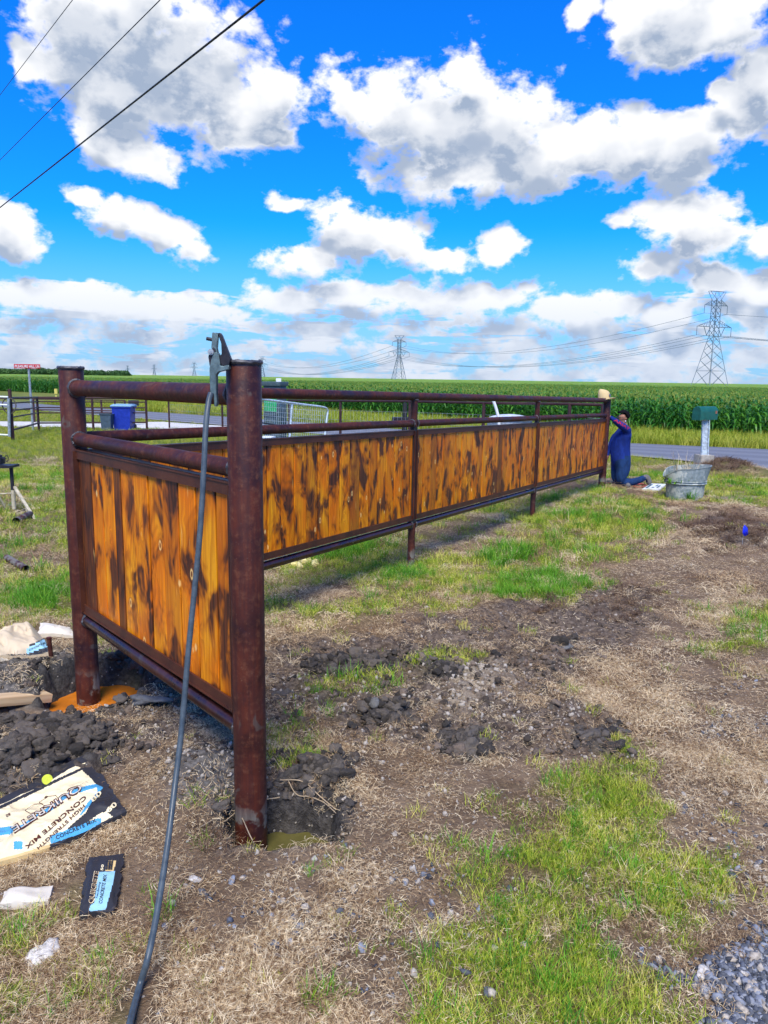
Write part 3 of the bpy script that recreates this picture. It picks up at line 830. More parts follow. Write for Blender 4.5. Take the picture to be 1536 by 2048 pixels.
def make_cover():
    green = [blade_mesh('tuft', 34, 0.06, (0.045, 0.06, 0.075)[k % 3], 0.0027, 0.55, 100 + k, M_GREEN) for k in range(5)]
    lush = [blade_mesh('tuft', 34, 0.06, 0.10, 0.0034, 0.45, 120 + k, M_LUSH) for k in range(3)]
    strawt = [blade_mesh('tuft', 34, 0.075, (0.045, 0.058, 0.075)[k % 3], 0.0018, 0, 140 + k, M_STRAW, flat=True) for k in range(6)]
    sod = [blade_mesh('tuft', 60, 0.05, 0.075, 0.0022, 0.7, 170 + k, M_SOD, droop=0.9) for k in range(3)]
    dryt = [blade_mesh('tuft', 24, 0.05, 0.085, 0.0022, 0.9, 160 + k, M_STRAW, droop=1.0) for k in range(4)]
    chaff = [blade_mesh('tuft', 46, 0.10, 0.022, 0.0019, 0, 150 + k, M_STRAW, flat=True, segs=1) for k in range(4)]
    # --- straw litter and dry tufts on the worn ground
    X, Y, S, K, Rr = [], [], [], [], []
    for (n, r0, r1, s0, seed) in ((12500, 1.3, 3.4, 0.62, 1), (12000, 3.4, 6.5, 0.95, 2), (12000, 6.5, 17.5, 1.7, 3)):
        x, y, rg = sector(n, r0, r1, seed=seed)
        d = m_dirt(x, y); gm = m_green(x, y); gv = m_gravel(x, y); patch = fbm(x * 1.7, y * 1.7, 61, 4)
        p = (1 - 0.86 * d) * (1 - 0.45 * gm) * (1 - gv) * (0.06 + 0.86 * smooth(0.42, 0.60, patch)) * (1 - 0.7 * m_pale(x, y))
        bare = dens(x, y, BARE, 0.15, 0.2, 62, 4.0)
        p = p * (1 - 0.75 * bare)
        keep = (rg.uniform(size=n) < p) & hole_mask(x, y)
        x, y, gm = x[keep], y[keep], gm[keep]; m = len(x)
        dry = rg.uniform(size=m) < (0.10 + 0.25 * gm + 0.3 * dens(x, y, TALLDRY, 0.2, 0.2, 63, 3.0))
        X.append(x); Y.append(y); S.append(s0 * rg.uniform(0.6, 1.25, m) * np.where(dry, 0.9, 1.0)); K.append(np.where(dry, 6 + rg.integers(0, 4, m), rg.integers(0, 6, m)))
        Rr.append(slope_rot(x, y, rg))
    x, y, rg = sector(26000, 1.8, 17.5, seed=8)
    keep = (rg.uniform(size=len(x)) < 0.75 * dens(x, y, SOD, 0.06, 0.1, 68, 6.0)) & hole_mask(x, y); x, y = x[keep], y[keep]; m = len(x)
    X.append(x); Y.append(y); S.append(rg.uniform(0.5, 1.0, m) * (0.7 + np.hypot(x, y) / 12)); K.append(14 + rg.integers(0, 3, m)); Rr.append(slope_rot(x, y, rg))
    for (n, r0, r1, s0, seed) in ((2600, 1.3, 4.2, 0.9, 5), (4200, 4.2, 9.0, 1.3, 6)):
        x, y, rg = sector(n, r0, r1, seed=seed)
        p = (1 - 0.55 * m_dirt(x, y)) * (1 - 0.9 * m_dark(x, y)) * (1 - 0.6 * m_green(x, y)) * (1 - m_gravel(x, y))
        keep = (rg.uniform(size=n) < p) & hole_mask(x, y); x, y = x[keep], y[keep]; m = len(x)
        X.append(x); Y.append(y); S.append(s0 * rg.uniform(0.7, 1.3, m)); K.append(10 + rg.integers(0, 4, m)); Rr.append(slope_rot(x, y, rg))
    x = np.concatenate(X); y = np.concatenate(Y)
    P = np.stack([x, y, H(x, y) + 0.002], -1)
    tag(scatter('dry_straw', P, np.concatenate(Rr), np.concatenate(S), np.concatenate(K), strawt + dryt + chaff + sod), 'dry cut straw and dead grass strewn over the dirt', 'straw', kind='stuff')
    # --- living grass
    X, Y, S, K, Rr = [], [], [], [], []
    for (n, r0, r1, s0, seed) in ((9000, 1.3, 3.4, 0.66, 11), (9000, 3.4, 6.8, 0.95, 12), (22000, 6.8, 15.5, 1.35, 13)):
        x, y, rg = sector(n, r0, r1, seed=seed)
        gm = m_green(x, y); br = m_bright(x, y); gv = m_gravel(x, y)
        p = np.maximum(gm * np.where(np.hypot(x, y) > 5, 0.68, 0.85), br) * (1 - gv) * (1 - 0.8 * m_dark(x, y)) + 0.012
        keep = (rg.uniform(size=n) < p) & hole_mask(x, y) & ~on_road(x, y)
        x, y, br = x[keep], y[keep], br[keep]; m = len(x)
        lu = rg.uniform(size=m) < 0.06 + 0.75 * br + 0.3 * smooth(0.62, 0.75, fbm(x * 0.8, y * 0.8, 65, 3))
        X.append(x); Y.append(y); S.append(s0 * rg.uniform(0.55, 1.2, m)); K.append(np.where(lu, 5 + rg.integers(0, 3, m), rg.integers(0, 5, m)))
        Rr.append(slope_rot(x, y, rg))
    x = np.concatenate(X); y = np.concatenate(Y)
    P = np.stack([x, y, H(x, y)], -1)
    tag(scatter('grass', P, np.concatenate(Rr), np.concatenate(S), np.concatenate(K), green + lush), 'patchy yellow-green lawn grass round the fence', 'grass', kind='stuff')
    # --- taller verge grass beyond the yard and along the road
    verge = [blade_mesh('tuft', 26, 0.16, 0.30, 0.009, 0.35, 180 + k, M_VERGE, droop=0.6) for k in range(4)]
    x, y, rg = sector(52000, 14.5, 60, -36, 36, seed=21)
    keepd = rg.uniform(size=len(x)) < np.clip(22.0 / np.hypot(x, y), 0.25, 1.0)
    edge = np.array(CORN_EDGE + [(-300, 400), (300, 400), (300, -60)])
    keep = keepd & ~on_road(x, y) & (poly_sd(x, y, edge) < 0.6)
    beyond = poly_sd(x, y, np.array(ROAD_F + [(-300, 300), (300, 300), (300, 0)])) > 0
    x, y, beyond = x[keep], y[keep], beyond[keep]; m = len(x)
    sc = np.where(beyond, rg.uniform(0.8, 1.5, m), rg.uniform(0.22, 0.5, m)) * (0.8 + np.hypot(x, y) / 90)
    P = np.stack([x, y, Hbase(x, y)], -1)
    rot = np.zeros((m, 3)); rot[:, 2] = rg.uniform(0, 6.28, m)
    tag(scatter('verge_grass', P, rot, sc, rg.integers(0, 4, m), verge), 'tall yellow-green grass on the verges beside the road', 'grass', kind='stuff')
    # --- clods, pebbles, gravel
    m_clod = simple('clod', (0.082, 0.067, 0.053), 0.95, var=0.6, scale=2.5, bumpd=0.15, each=0.45)
    m_clod2 = simple('clod_brown', (0.135, 0.100, 0.073), 0.95, var=0.6, scale=2.5, bumpd=0.15, each=0.45)
    m_peb = simple('limestone', (0.36, 0.31, 0.25), 0.9, var=0.4, scale=1.5)
    m_grv = [simple('blue_gravel', (0.058, 0.064, 0.080), 0.7, var=0.5, scale=2.0, each=0.8), simple('grey_gravel', (0.150, 0.158, 0.178), 0.75, var=0.5, scale=2.0, each=0.8)]
    clods = [lump_mesh('clod', 200 + k, m_clod if k < 4 else m_clod2, 3, 0.85, 0.78, True, 0.15, False) for k in range(7)]
    X, Y, S, K, Rr = [], [], [], [], []
    for (n, r0, r1, s0, seed) in ((48000, 1.6, 4.5, 1.0, 31), (22000, 4.5, 10, 1.3, 32)):
        x, y, rg = sector(n, r0, r1, seed=seed)
        d = m_dirt(x, y); dk = m_dark(x, y); gr = m_grey(x, y)
        p = 0.16 * d + 0.75 * dk + 0.25 * gr
        p = p * (1 - ((np.hypot((x - HOLE0[0]) / 0.40, (y - HOLE0[1]) / 0.34) < 1) & (y < HOLE0[1])))
        keep = (rg.uniform(size=n) < p) & hole_mask(x, y)
        x, y, dk, gr = x[keep], y[keep], dk[keep], gr[keep]; m = len(x)
        s = np.clip(rg.lognormal(math.log(0.0080), 0.60, m), 0.003, 0.028) * (0.75 + 0.45 * dk) * (1 - 0.5 * gr * (1 - dk)) * s0
        X.append(x); Y.append(y); S.append(s); K.append(np.where(rg.uniform(size=m) < 0.15 + 0.85 * dk, rg.integers(0, 4, m), 4 + rg.integers(0, 3, m)))
        Rr.append(rg.uniform(-0.5, 0.5, (m, 3)) * (1, 1, 12))
    x = np.concatenate(X); y = np.concatenate(Y); S = np.concatenate(S)
    tag(scatter('dirt_clods', np.stack([x, y, H(x, y) + S * 0.12], -1), np.concatenate(Rr), S, np.concatenate(K), clods), 'broken dark clods of dug earth', 'clods', kind='stuff')
    pebs = [lump_mesh('pebble', 230 + k, m_peb, 2, 0.8, 0.7, True, 0.04, False) for k in range(4)] + [lump_mesh('pebble', 240 + k, m_grv[k % 2], 2, 0.8, 0.75, True, 0.05, False) for k in range(4)]
    X, Y, S, K, Rr = [], [], [], [], []
    for (n, r0, r1, seed) in ((14000, 1.3, 4.0, 41), (9000, 4.0, 9, 42)):
        x, y, rg = sector(n, r0, r1, seed=seed)
        d = m_dirt(x, y); pa = m_pale(x, y); gt = dens(x, y, GRAVEL_THIN + FORE, 0.15, 0.25, 66, 5.0); gm = m_green(x, y); gr = m_grey(x, y)
        clump = smooth(0.5, 0.68, fbm(x * 4, y * 4, 67, 3))
        p = 0.05 + 0.20 * d + 0.42 * pa + 0.35 * gr + 1.1 * gt * (0.25 + clump) - 0.03 * gm
        keep = (rg.uniform(size=n) < p) & hole_mask(x, y)
        x, y, gt, pa, d = x[keep], y[keep], gt[keep], pa[keep], d[keep]; m = len(x)
        X.append(x); Y.append(y); S.append(np.clip(rg.lognormal(math.log(0.0046), 0.42, m), 0.0025, 0.0095) * (1 + 0.4 * pa))
        K.append(np.where(rg.uniform(size=m) < 0.75 * gt * (1 - d), 4 + rg.integers(0, 4, m), rg.integers(0, 4, m))); Rr.append(rg.uniform(0, 6.28, (m, 3)))
    x = np.concatenate(X); y = np.concatenate(Y); S = np.concatenate(S)
    tag(scatter('pebbles', np.stack([x, y, H(x, y) + S * 0.4], -1), np.concatenate(Rr), S, np.concatenate(K), pebs), 'small pale and grey pebbles lying on the dirt', 'pebbles', kind='stuff')
    x, y, rg = sector(100000, 1.2, 3.2, 15, 40, seed=51)
    gv = m_gravel(x, y); keep = rg.uniform(size=len(x)) < gv ** 1.5 * 0.95
    x, y = x[keep], y[keep]; m = len(x)
    s = np.clip(rg.lognormal(math.log(0.0058), 0.32, m), 0.003, 0.011)
    wh = rg.uniform(size=m) < 0.03
    kinds = np.where(wh, rg.integers(0, 4, m), 4 + rg.integers(0, 4, m))
    tag(scatter('gravel', np.stack([x, y, H(x, y) + s * rg.uniform(0.0, 0.6, m)], -1), rg.uniform(0, 6.28, (m, 3)), s * np.where(wh, 1.5, 1), kinds, pebs), 'bluish grey crushed gravel bed', 'gravel', kind='stuff')

BARE = [gpoly(q) for q in ([(740,1530),(900,1520),(1060,1560),(1000,1660),(860,1720),(760,1680)],[(1240,1230),(1330,1110),(1420,1110),(1400,1220),(1290,1300),(1200,1330)],[(300,1480),(470,1460),(470,1500),(330,1540)])]
TALLDRY = [gpoly(q) for q in ([(1380,1240),(1536,1180),(1650,1220),(1650,1300),(1440,1300)],[(30,1080),(150,1060),(150,1200),(60,1200)])]
FORE = [gpoly(q) for q in ([(560,1720),(900,1690),(1000,1780),(980,1960),(760,2010),(420,2048),(300,1960),(420,1800)],)]
CORN_EDGE = [(60, -12), (30, 17.5), (14.4, 30.5), (11, 33.0), (-2, 44.8), (-14.6, 65), (-30, 81), (-43, 91), (-95, 128)]
make_cover()

# ------------------------------------------------------------------ corn
def corn_mesh(name, seed, h=1.42, leaves=12, top_only=False):
    rg = np.random.default_rng(seed); mb = MB()
    if not top_only:
        mb.tube([(0, 0, -0.05), (0.01, 0, h * 0.5), (0.0, 0.01, h * 0.93)], [0.014, 0.012, 0.006], 5, caps=False, mi=0)
    az = rg.uniform(0, 6.28)
    for k in range(leaves):
        f = (k + 0.8) / leaves
        if top_only and f < 0.55: continue
        z0 = h * (0.10 + 0.80 * f); L = (0.52 - 0.20 * abs(f - 0.55)) * rg.uniform(0.85, 1.15)
        a = az + math.pi * k + rg.normal(0, 0.45); o = np.array([math.cos(a), math.sin(a), 0]); s = np.array([-math.sin(a), math.cos(a), 0])
        rise = 0.55 + 0.65 * f; V = []
        nseg = 5 if not top_only else 3
        for q in np.linspace(0, 1, nseg + 1):
            p = o * L * (0.95 * q - 0.12 * q * q) + np.array([0, 0, z0 + L * (rise * q - (1.15 + 0.25 * rg.uniform()) * q * q * (1.25 - 0.55 * f))])
            w = 0.058 * (0.5 + 1.6 * q - 2.05 * q * q) * rg.uniform(0.9, 1.1)
            tw = s * math.cos(0.6 * q) + np.array([0, 0, 1]) * math.sin(0.6 * q) * 0.6
            V += [p - tw * w, p + tw * w]
        mb.add(V, [(2 * i, 2 * i + 1, 2 * i + 3, 2 * i + 2) for i in range(nseg)], 0)
    for k in range(6):
        a = rg.uniform(0, 6.28); sp = 0.0 if k == 0 else rg.uniform(0.3, 0.75)
        b0 = np.array([0, 0, h * 0.92]); e = b0 + np.array([math.cos(a) * sp, math.sin(a) * sp, 1.0]) * 0.17
        s = np.array([-math.sin(a), math.cos(a), 0]) * 0.0055
        mb.add([b0 - s, b0 + s, e + s, e - s], [(0, 1, 2, 3)], 1)
    me = bpy.data.meshes.new(name); me.from_pydata(mb.v, [], mb.f)
    me.materials.append(M_CORN); me.materials.append(M_TASSEL); me.polygons.foreach_set('material_index', mb.m)
    me.polygons.foreach_set('use_smooth', [True] * len(me.polygons))
    return me

def make_corn():
    plants = [corn_mesh('corn_plant', 300 + k, 1.42 * (0.92 + 0.04 * k)) for k in range(5)]
    tops = [corn_mesh('corn_top', 320 + k, 1.42 * (0.93 + 0.04 * k), 10, True) for k in range(4)]
    P = np.array(CORN_EDGE, float); L = np.r_[0, np.cumsum(np.hypot(*np.diff(P, axis=0).T))]
    def edge_pt(s):
        p = np.stack([np.interp(s, L, P[:, k]) for k in (0, 1)], -1)
        q = np.stack([np.interp(s + 0.5, L, P[:, k]) for k in (0, 1)], -1) - p
        q /= np.linalg.norm(q, axis=1, keepdims=True) + 1e-9
        return p, np.stack([q[:, 1], -q[:, 0]], -1)          # inward normal (to the field)
    rg = np.random.default_rng(77)
    # front row as single plants where they can be told apart
    s0 = L[1] + np.hypot(*(np.array([16.5, 28.7]) - P[1])); s1 = s0 + 46
    s = np.arange(s0, s1, 0.20); s = s + rg.normal(0, 0.03, len(s))
    p, nn = edge_pt(s)
    p = p + nn * rg.normal(0, 0.06, (len(s), 1))
    for k in range(len(s)):
        o = bpy.data.objects.new('corn_plant', plants[k % 5]); scene.collection.objects.link(o)
        o.location = (p[k, 0], p[k, 1], Hbase(p[k, 0], p[k, 1])); o.rotation_euler = (rg.normal(0, .04), rg.normal(0, .04), rg.uniform(0, 6.28)); o.scale = [rg.uniform(0.88, 1.08)] * 3
        tag(o, 'green corn plant in the outer row of the field along the road verge', 'corn plant', 'corn plants in the outer row of the field')
    # the rest of the field is one mass
    X = []; K = []
    for row in range(1, 10):
        ss = np.arange(L[1] * 0.6, L[-1], 0.20 if row < 7 else 0.3); ss = ss + rg.normal(0, 0.05, len(ss))
        p, nn = edge_pt(ss); X.append(p + nn * (row * 0.72) + rg.normal(0, 0.05, p.shape)); K.append(rg.integers(0, 5, len(ss)))
    ss = np.concatenate([np.arange(L[1] * 0.6, s0, 0.2), np.arange(s1, L[-1], 0.22)])
    p, nn = edge_pt(ss); X.append(p); K.append(rg.integers(0, 5, len(ss)))
    # crowns farther in
    n = 60000
    r = 34 + 150 * rg.uniform(size=n) ** 1.6; a = np.radians(rg.uniform(-38, 38, n)); x = r * np.sin(a); y = r * np.cos(a)
    edge = np.array(CORN_EDGE + [(-300, 400), (300, 400), (300, -60)])
    k = poly_sd(x, y, edge) > 6.0
    X.append(np.stack([x[k], y[k]], -1)); K.append(5 + rg.integers(0, 4, k.sum()))
    X = np.concatenate(X); K = np.concatenate(K); n = len(X)
    rot = rg.normal(0, 0.05, (n, 3)); rot[:, 2] = rg.uniform(0, 6.28, n)
    sc = rg.uniform(0.9, 1.08, n)
    tag(scatter('corn_field', np.stack([X[:, 0], X[:, 1], Hbase(X[:, 0], X[:, 1])], -1), rot, sc, K, plants + tops), 'dense field of tall green corn running to the horizon', 'corn', kind='stuff')
    # closed canopy of the distant field
    m, t, b = mat('corn_canopy', rough=0.8, spec=0.2)
    gp = t.n('ShaderNodeNewGeometry').outputs['Position']
    n1 = t.noise(t.vec('MULTIPLY', gp, (0.02, 0.16, 0)), 1.0, 6, 0.65); n2 = t.noise(gp, 1.6, 5, 0.7)
    n3 = t.noise(t.vec('MULTIPLY', gp, (0.0015, 0.012, 0)), 1.0, 4, 0.6)
    c = t.mix(t.ramp(n2, 0.35, 0.65), (0.105, 0.240, 0.016), (0.260, 0.370, 0.044))
    c = t.mix(t.ramp(n1, 0.4, 0.65, 0, 0.55), c, (0.370, 0.380, 0.070))
    c = t.mix(t.ramp(n3, 0.4, 0.62, 0, 0.75), c, (0.085, 0.240, 0.022))
    t.link(c, b.inputs['Base Color']); bump(t, b, n2, 1.0, 0.6)
    edge = np.array(CORN_EDGE, float); q, nn = edge_pt(np.linspace(2, L[-1] - 1, 120))
    inner = q + nn * 7.0
    ang = np.arctan2(inner[:, 0], inner[:, 1]); r0 = np.hypot(*inner.T); o = np.argsort(ang); ang = ang[o]; r0 = r0[o]
    aa = np.linspace(ang[0], ang[-1], 240); rr = np.interp(aa, ang, r0)
    rings = np.r_[0.0, np.geomspace(0.02, 1.0, 130)]
    V = []
    for f in rings:
        rad = rr + (4400 - rr) * f ** 2.2
        x = rad * np.sin(aa); y = rad * np.cos(aa)
        z = -0.62 + 1.16 + (fbm(x * 1.3, y * 1.3, 71, 3) - 0.5) * 0.35 - (0.9 if f == 0 else 0)
        z = z + 0.5 * smooth(500, 2500, rad)
        V.append(np.stack([x, y, z], -1))
    V = np.array(V); nr, na = V.shape[:2]
    i = np.arange(nr - 1)[:, None] * na; j = np.arange(na - 1)[None]
    Fq = np.stack([i + j, i + na + j, i + na + j + 1, i + j + 1], -1).reshape(-1, 4)
    tag(np_mesh('corn_canopy', V.reshape(-1, 3), Fq, m), 'closed top of the corn field receding to the horizon', 'corn', kind='stuff')
make_corn()

# ------------------------------------------------------------------ the new fence
def V3(p, z): return (float(p[0]), float(p[1]), float(z))
fence = thing('pipe_fence', 'long rusty pipe fence with panels of torch-burnt orange pine boards', 'fence', V3(P1, -0.1))
OFF = tuple(-c for c in fence.location)
DROP = 0.215
def zl(z, s): return z - DROP * s
def wp(mb, name, m, parent=None, shade=35):
    """part modelled in world coordinates under the fence"""
    return mb.build(name, m, parent or fence, shade, OFF if parent is None else None)

def weld(a, d, r, seed):
    """lumpy weld bead round a pipe end"""
    rg = np.random.default_rng(seed); mb = MB(); d = Vector(d).normalized(); a = Vector(a)
    x = d.orthogonal().normalized(); y = d.cross(x); n = 30
    pts = []; rr = []
    for k in range(n + 1):
        t = 2 * math.pi * k / n; q = r * (1 + rg.normal(0, 0.02))
        pts.append(a + (x * math.cos(t) + y * math.sin(t)) * q + d * rg.normal(0, 0.0015)); rr.append(0.0065 * rg.uniform(0.75, 1.35))
    pts[-1] = pts[0]; rr[-1] = rr[0]
    return mb.tube(pts, rr, 7, caps=False)
M_WELD = simple('weld_bead', (0.075, 0.072, 0.075), 0.5, 0.3, var=0.5, scale=60)
M_BURNT = simple('heat_blued_steel', (0.028, 0.026, 0.042), 0.5, 0.2, var=0.5, scale=22)

def post(p, r, z0, z1, seed, cap=True, name='post'):
    mb = MB(); n = 40
    prof = [(r, z0), (r, z0 + (z1 - z0) * 0.5), (r, z1 - 0.004), (r * 0.965, z1)]
    mb.lathe(prof, n, V3(p, 0)); o = wp(mb, name, M_RUST)
    if cap:
        mc = MB(); mc.lathe([(r * 1.0, z1 - 0.010), (r * 1.03, z1 - 0.002), (r * 1.0, z1 + 0.007), (r * 0.9, z1 + 0.010), (0.001, z1 + 0.010)], n, V3(p, 0))
        wp(mc, 'cap', M_BURNT, o)
        wp(weld(V3(p, z1 + 0.003), (0, 0, 1), r * 0.995, seed), 'weld_bead', M_WELD, o)
    return o
R4, R2 = 0.0572, 0.0302
post(P0, R4, -0.45, 1.592, 1); post(P1, R4, -0.45, 1.575, 2); post(PE, R4, -0.5, 1.262, 3)

def rail(a, b, r, seed, w0=True, w1=True, trim=R4, m=None):
    a = Vector(a); b = Vector(b); d = (b - a).normalized()
    a2 = a + d * (trim - 0.012); b2 = b - d * (trim - 0.012)
    mb = MB(); k = 12; mb.tube([a2.lerp(b2, i / k) for i in range(k + 1)], r, 28, caps=False)
    o = wp(mb, 'rail', m or M_RUST)
    if w0: wp(weld(a + d * (trim + 0.004), d, r * 1.03, seed), 'weld_bead', M_WELD, o)
    if w1: wp(weld(b - d * (trim + 0.004), d, r * 1.03, seed + 50), 'weld_bead', M_WELD, o)
    return o
SZ = dict(top=1.484, second=1.243, bottom=0.330)
rail(V3(P1, SZ['top']), V3(P0, SZ['top'] + 0.006), 0.0365, 10)
rail(V3(P1, SZ['second']), V3(P0, SZ['second']), 0.0315, 11)
rail(V3(P1, 0.345), V3(P0, 0.312), R2, 12, m=M_OILED)
ts = [0.0, 0.349, 0.6696, 1.0]
LP = [P1 + (PE - P1) * t for t in ts]
LZ = dict(top=1.476, second=1.245, bottom=0.350)
mb = None
rail(V3(P1, zl(LZ['top'], 0)), V3(PE, zl(LZ['top'], 1)), 0.0345, 13)
for i in range(3):
    for nm in ('second', 'bottom'):
        rail(V3(LP[i], zl(LZ[nm], ts[i])), V3(LP[i + 1], zl(LZ[nm], ts[i + 1])), R2, 20 + i * 3 + (nm == 'second'), trim=0.034, m=M_OILED if nm == 'bottom' else None)
for i in (1, 2):
    p = LP[i]; zt = zl(LZ['top'], ts[i]); z2 = zl(LZ['second'], ts[i]); zb = zl(LZ['bottom'], ts[i])
    mb = MB(); mb.tube([V3(p, z2 - 0.03), V3(p, zt - 0.02)], R2, 24); o = wp(mb, 'post', M_RUST)
    wp(weld(V3(p, zt - 0.030), (0, 0, 1), R2, 60 + i), 'weld_bead', M_WELD, o)
    dL = Vector(((PE - P1)[0], (PE - P1)[1], 0)).normalized()
    mb = MB(); mb.bar(V3(p, zb - 0.02), V3(p, z2 - 0.02), 0.040, 0.056, up=dL); wp(mb, 'divider', M_DARK)
    mb = MB(); mb.tube([V3(p, -0.5), V3(p, zb + 0.01)], R2 * 1.08, 24); wp(mb, 'post', M_RUST)

# --- boarded panels
PLANKS = {}
def plank_mesh(w, h):
    key = (round(w, 3), round(h, 3))
    if key not in PLANKS:
        t = 0.0095; bv = 0.0022; a = w / 2 - 0.0032; b = w / 2 + 0.0012; k = 0.0022; mb = MB()
        prof = [(-b, -k), (-a, -k), (-a, -t + bv), (-a + bv, -t), (a - bv, -t), (a, -t + bv), (a, -k), (b, -k), (b, k), (a, k), (a, t - bv), (a - bv, t), (-a + bv, t), (-a, t - bv), (-a, k), (-b, k)]
        V = [(x, y, z) for z in (0, h) for x, y in prof]; n = len(prof)
        Fc = [(i, (i + 1) % n, n + (i + 1) % n, n + i) for i in range(n)] + [tuple(range(n - 1, -1, -1)), tuple(range(n, 2 * n))]
        me = bpy.data.meshes.new('plank'); me.from_pydata(V, [], Fc); me.materials.append(M_PLANK); PLANKS[key] = me
    return PLANKS[key]

def panel(a, b, zbt, ztp, e0, e1, seed, tones={}):
    """a, b = plan points; zbt/ztp = (z at a, z at b) of board bottom and top; e0/e1 = clearance at the ends"""
    rg = np.random.default_rng(seed)
    a = np.asarray(a, float); b = np.asarray(b, float); L = np.linalg.norm(b - a); u = (b - a) / L; ang = math.atan2(u[1], u[0])
    def pt(s, z): return V3(a + u * s, z)
    def zz(zp, s): return zp[0] + (zp[1] - zp[0]) * s / L
    mb = MB(); nrm = Vector((-u[1], u[0], 0))
    for zp, sgn in ((ztp, 1), (zbt, -1)):
        for off in (-0.017, 0.017):                       # two flat bars clasp the boards
            q0 = Vector(pt(e0, zz(zp, e0) + sgn * 0.016)) + nrm * off; q1 = Vector(pt(L - e1, zz(zp, L - e1) + sgn * 0.016)) + nrm * off
            mb.bar(q0, q1, 0.008, 0.046, up=(0, 0, 1))
        q0 = Vector(pt(e0, zz(zp, e0) + sgn * 0.036)); q1 = Vector(pt(L - e1, zz(zp, L - e1) + sgn * 0.036))
        mb.bar(q0, q1, 0.050, 0.006, up=(0, 0, 1))
    for s in (e0, L - e1):
        for off in (-0.0165, 0.0165):
            q0 = Vector(pt(s, zz(zbt, s) - 0.03)) + nrm * off; q1 = Vector(pt(s, zz(ztp, s) + 0.03)) + nrm * off
            mb.bar(q0, q1, 0.007, 0.036, up=nrm)
    fr = wp(mb, 'panel_frame', M_FRAME, None, None)
    s = e0 + 0.004; k = 0; widths = (0.139, 0.128, 0.146, 0.133)
    while s < L - e1 - 0.012:
        w = widths[rg.integers(0, 4)]
        if k in tones and tones[k] < 0: w = 0.075
        if s + w > L - e1 - 0.02: w = max(0.03, L - e1 - 0.004 - s)
        c = s + w / 2; h = zz(ztp, c) - zz(zbt, c) + 0.02
        o = bpy.data.objects.new('plank', plank_mesh(w - 0.0016, round(h, 2))); scene.collection.objects.link(o)
        o.parent = fr; o.location = pt(c, zz(zbt, c) - 0.01); o.rotation_euler = (0, 0, ang)
        o.location = Vector(o.location) + nrm * float(rg.normal(0, 0.0012))
        o['tone'] = abs(tones.get(k, float(rg.choice([0.0, 0.0, 0.0, 0.08, 0.15, 0.3]))))
        o['halfw'] = w / 2
        s += w; k += 1
    return fr
panel(P1, P0, (0.425, 0.405), (1.158, 1.158), R4 + 0.004, R4 + 0.004, 5, {0: 1.1, 3: -1.0, 10: 0.3})
for i, tn in ((0, {2: 0.5, 17: 0.62}), (1, {2: 0.5, 14: 0.9}), (2, {7: 0.45})):
    panel(LP[i], LP[i + 1], (zl(0.432, ts[i]), zl(0.432, ts[i + 1])), (zl(1.150, ts[i]), zl(1.150, ts[i + 1])), (R4 if i == 0 else 0.024), (R4 if i == 2 else 0.024), 30 + i, tn)

# ------------------------------------------------------------------ welding ground clamp and its cable
def px_plane(Y, thick_dir=(0, 1, 0)):
    td = Vector(thick_dir)
    def fn(u, v, w): return Vector(at_depth(u, v, Y)) + td * w
    return fn
M_CLAMP = simple('teal_grey_casting', (0.115, 0.165, 0.165), 0.5, 0.35, var=0.35, scale=40)
M_CLAMPD = simple('dark_casting', (0.030, 0.028, 0.034), 0.55, 0.3, var=0.4, scale=40)
M_CABLE = simple('grey_cable', (0.060, 0.078, 0.088), 0.42, 0.0, var=0.3, scale=30)
clampL = at_depth(425, 760, 2.47)
clamp = thing('ground_clamp', 'teal grey welding ground clamp gripping the front post, its cable hanging down', 'clamp', tuple(clampL))
def zc(pts): return [(400 + x / 9.6, 650 + y / 9.6) for x, y in pts]
COFF = tuple(-c for c in clamp.location)
def cpart(pts, Y, d, name, m):
    mb = MB(); mb.prism(zc(pts), px_plane(Y), d)
    bm = bmesh.new(); o = mb.build(name, m, clamp, 30, COFF)
    bm.from_mesh(o.data); bmesh.ops.recalc_face_normals(bm, faces=bm.faces[:])
    bmesh.ops.bevel(bm, geom=[e for e in bm.edges if len(e.link_faces) == 2 and e.calc_face_angle(0) > 0.6], offset=0.0016, segments=2, affect='EDGES')
    bm.to_mesh(o.data); bm.free(); return o
cpart([(290,520),(350,540),(380,780),(420,800),(545,760),(560,850),(440,880),(345,905),(310,960),(310,1330),(325,1480),(320,1560),(270,1560),(255,1330),(190,1290),(180,830),(240,560)], 2.455, 0.030, 'lower_jaw', M_CLAMP)
cpart([(230,140),(340,150),(330,330),(320,440),(345,560),(270,590),(215,430),(225,300)], 2.462, 0.022, 'handle', M_CLAMP)
cpart([(335,160),(380,145),(415,200),(590,660),(560,760),(440,800),(360,700),(365,600),(415,560),(405,350),(350,200)], 2.468, 0.026, 'upper_jaw', M_CLAMPD)
cpart([(155,600),(250,420),(300,470),(270,620),(215,822),(185,790)], 2.458, 0.024, 'spring_cover', M_CLAMPD)
mb = MB(); c0 = Vector(at_depth(421, 704, 2.452)); mb.tube([c0, c0 + Vector((0, 0.012, 0))], 0.0095, 20); mb.build('pivot_washer', simple('bright_washer', (0.55, 0.56, 0.54), 0.4, 0.5), clamp, 35, COFF)
mb = MB(); c0 = Vector(at_depth(421, 705, 2.448)); mb.tube([c0, c0 + Vector((0, 0.012, 0))], 0.0045, 6); mb.build('pivot_bolt', M_GALV, clamp, 35, COFF)
mb = MB(); mb.tube([at_depth(413, 677, 2.47), at_depth(428, 680, 2.47)], 0.0055, 12); mb.build('bolt', M_CLAMPD, clamp, 35, COFF)
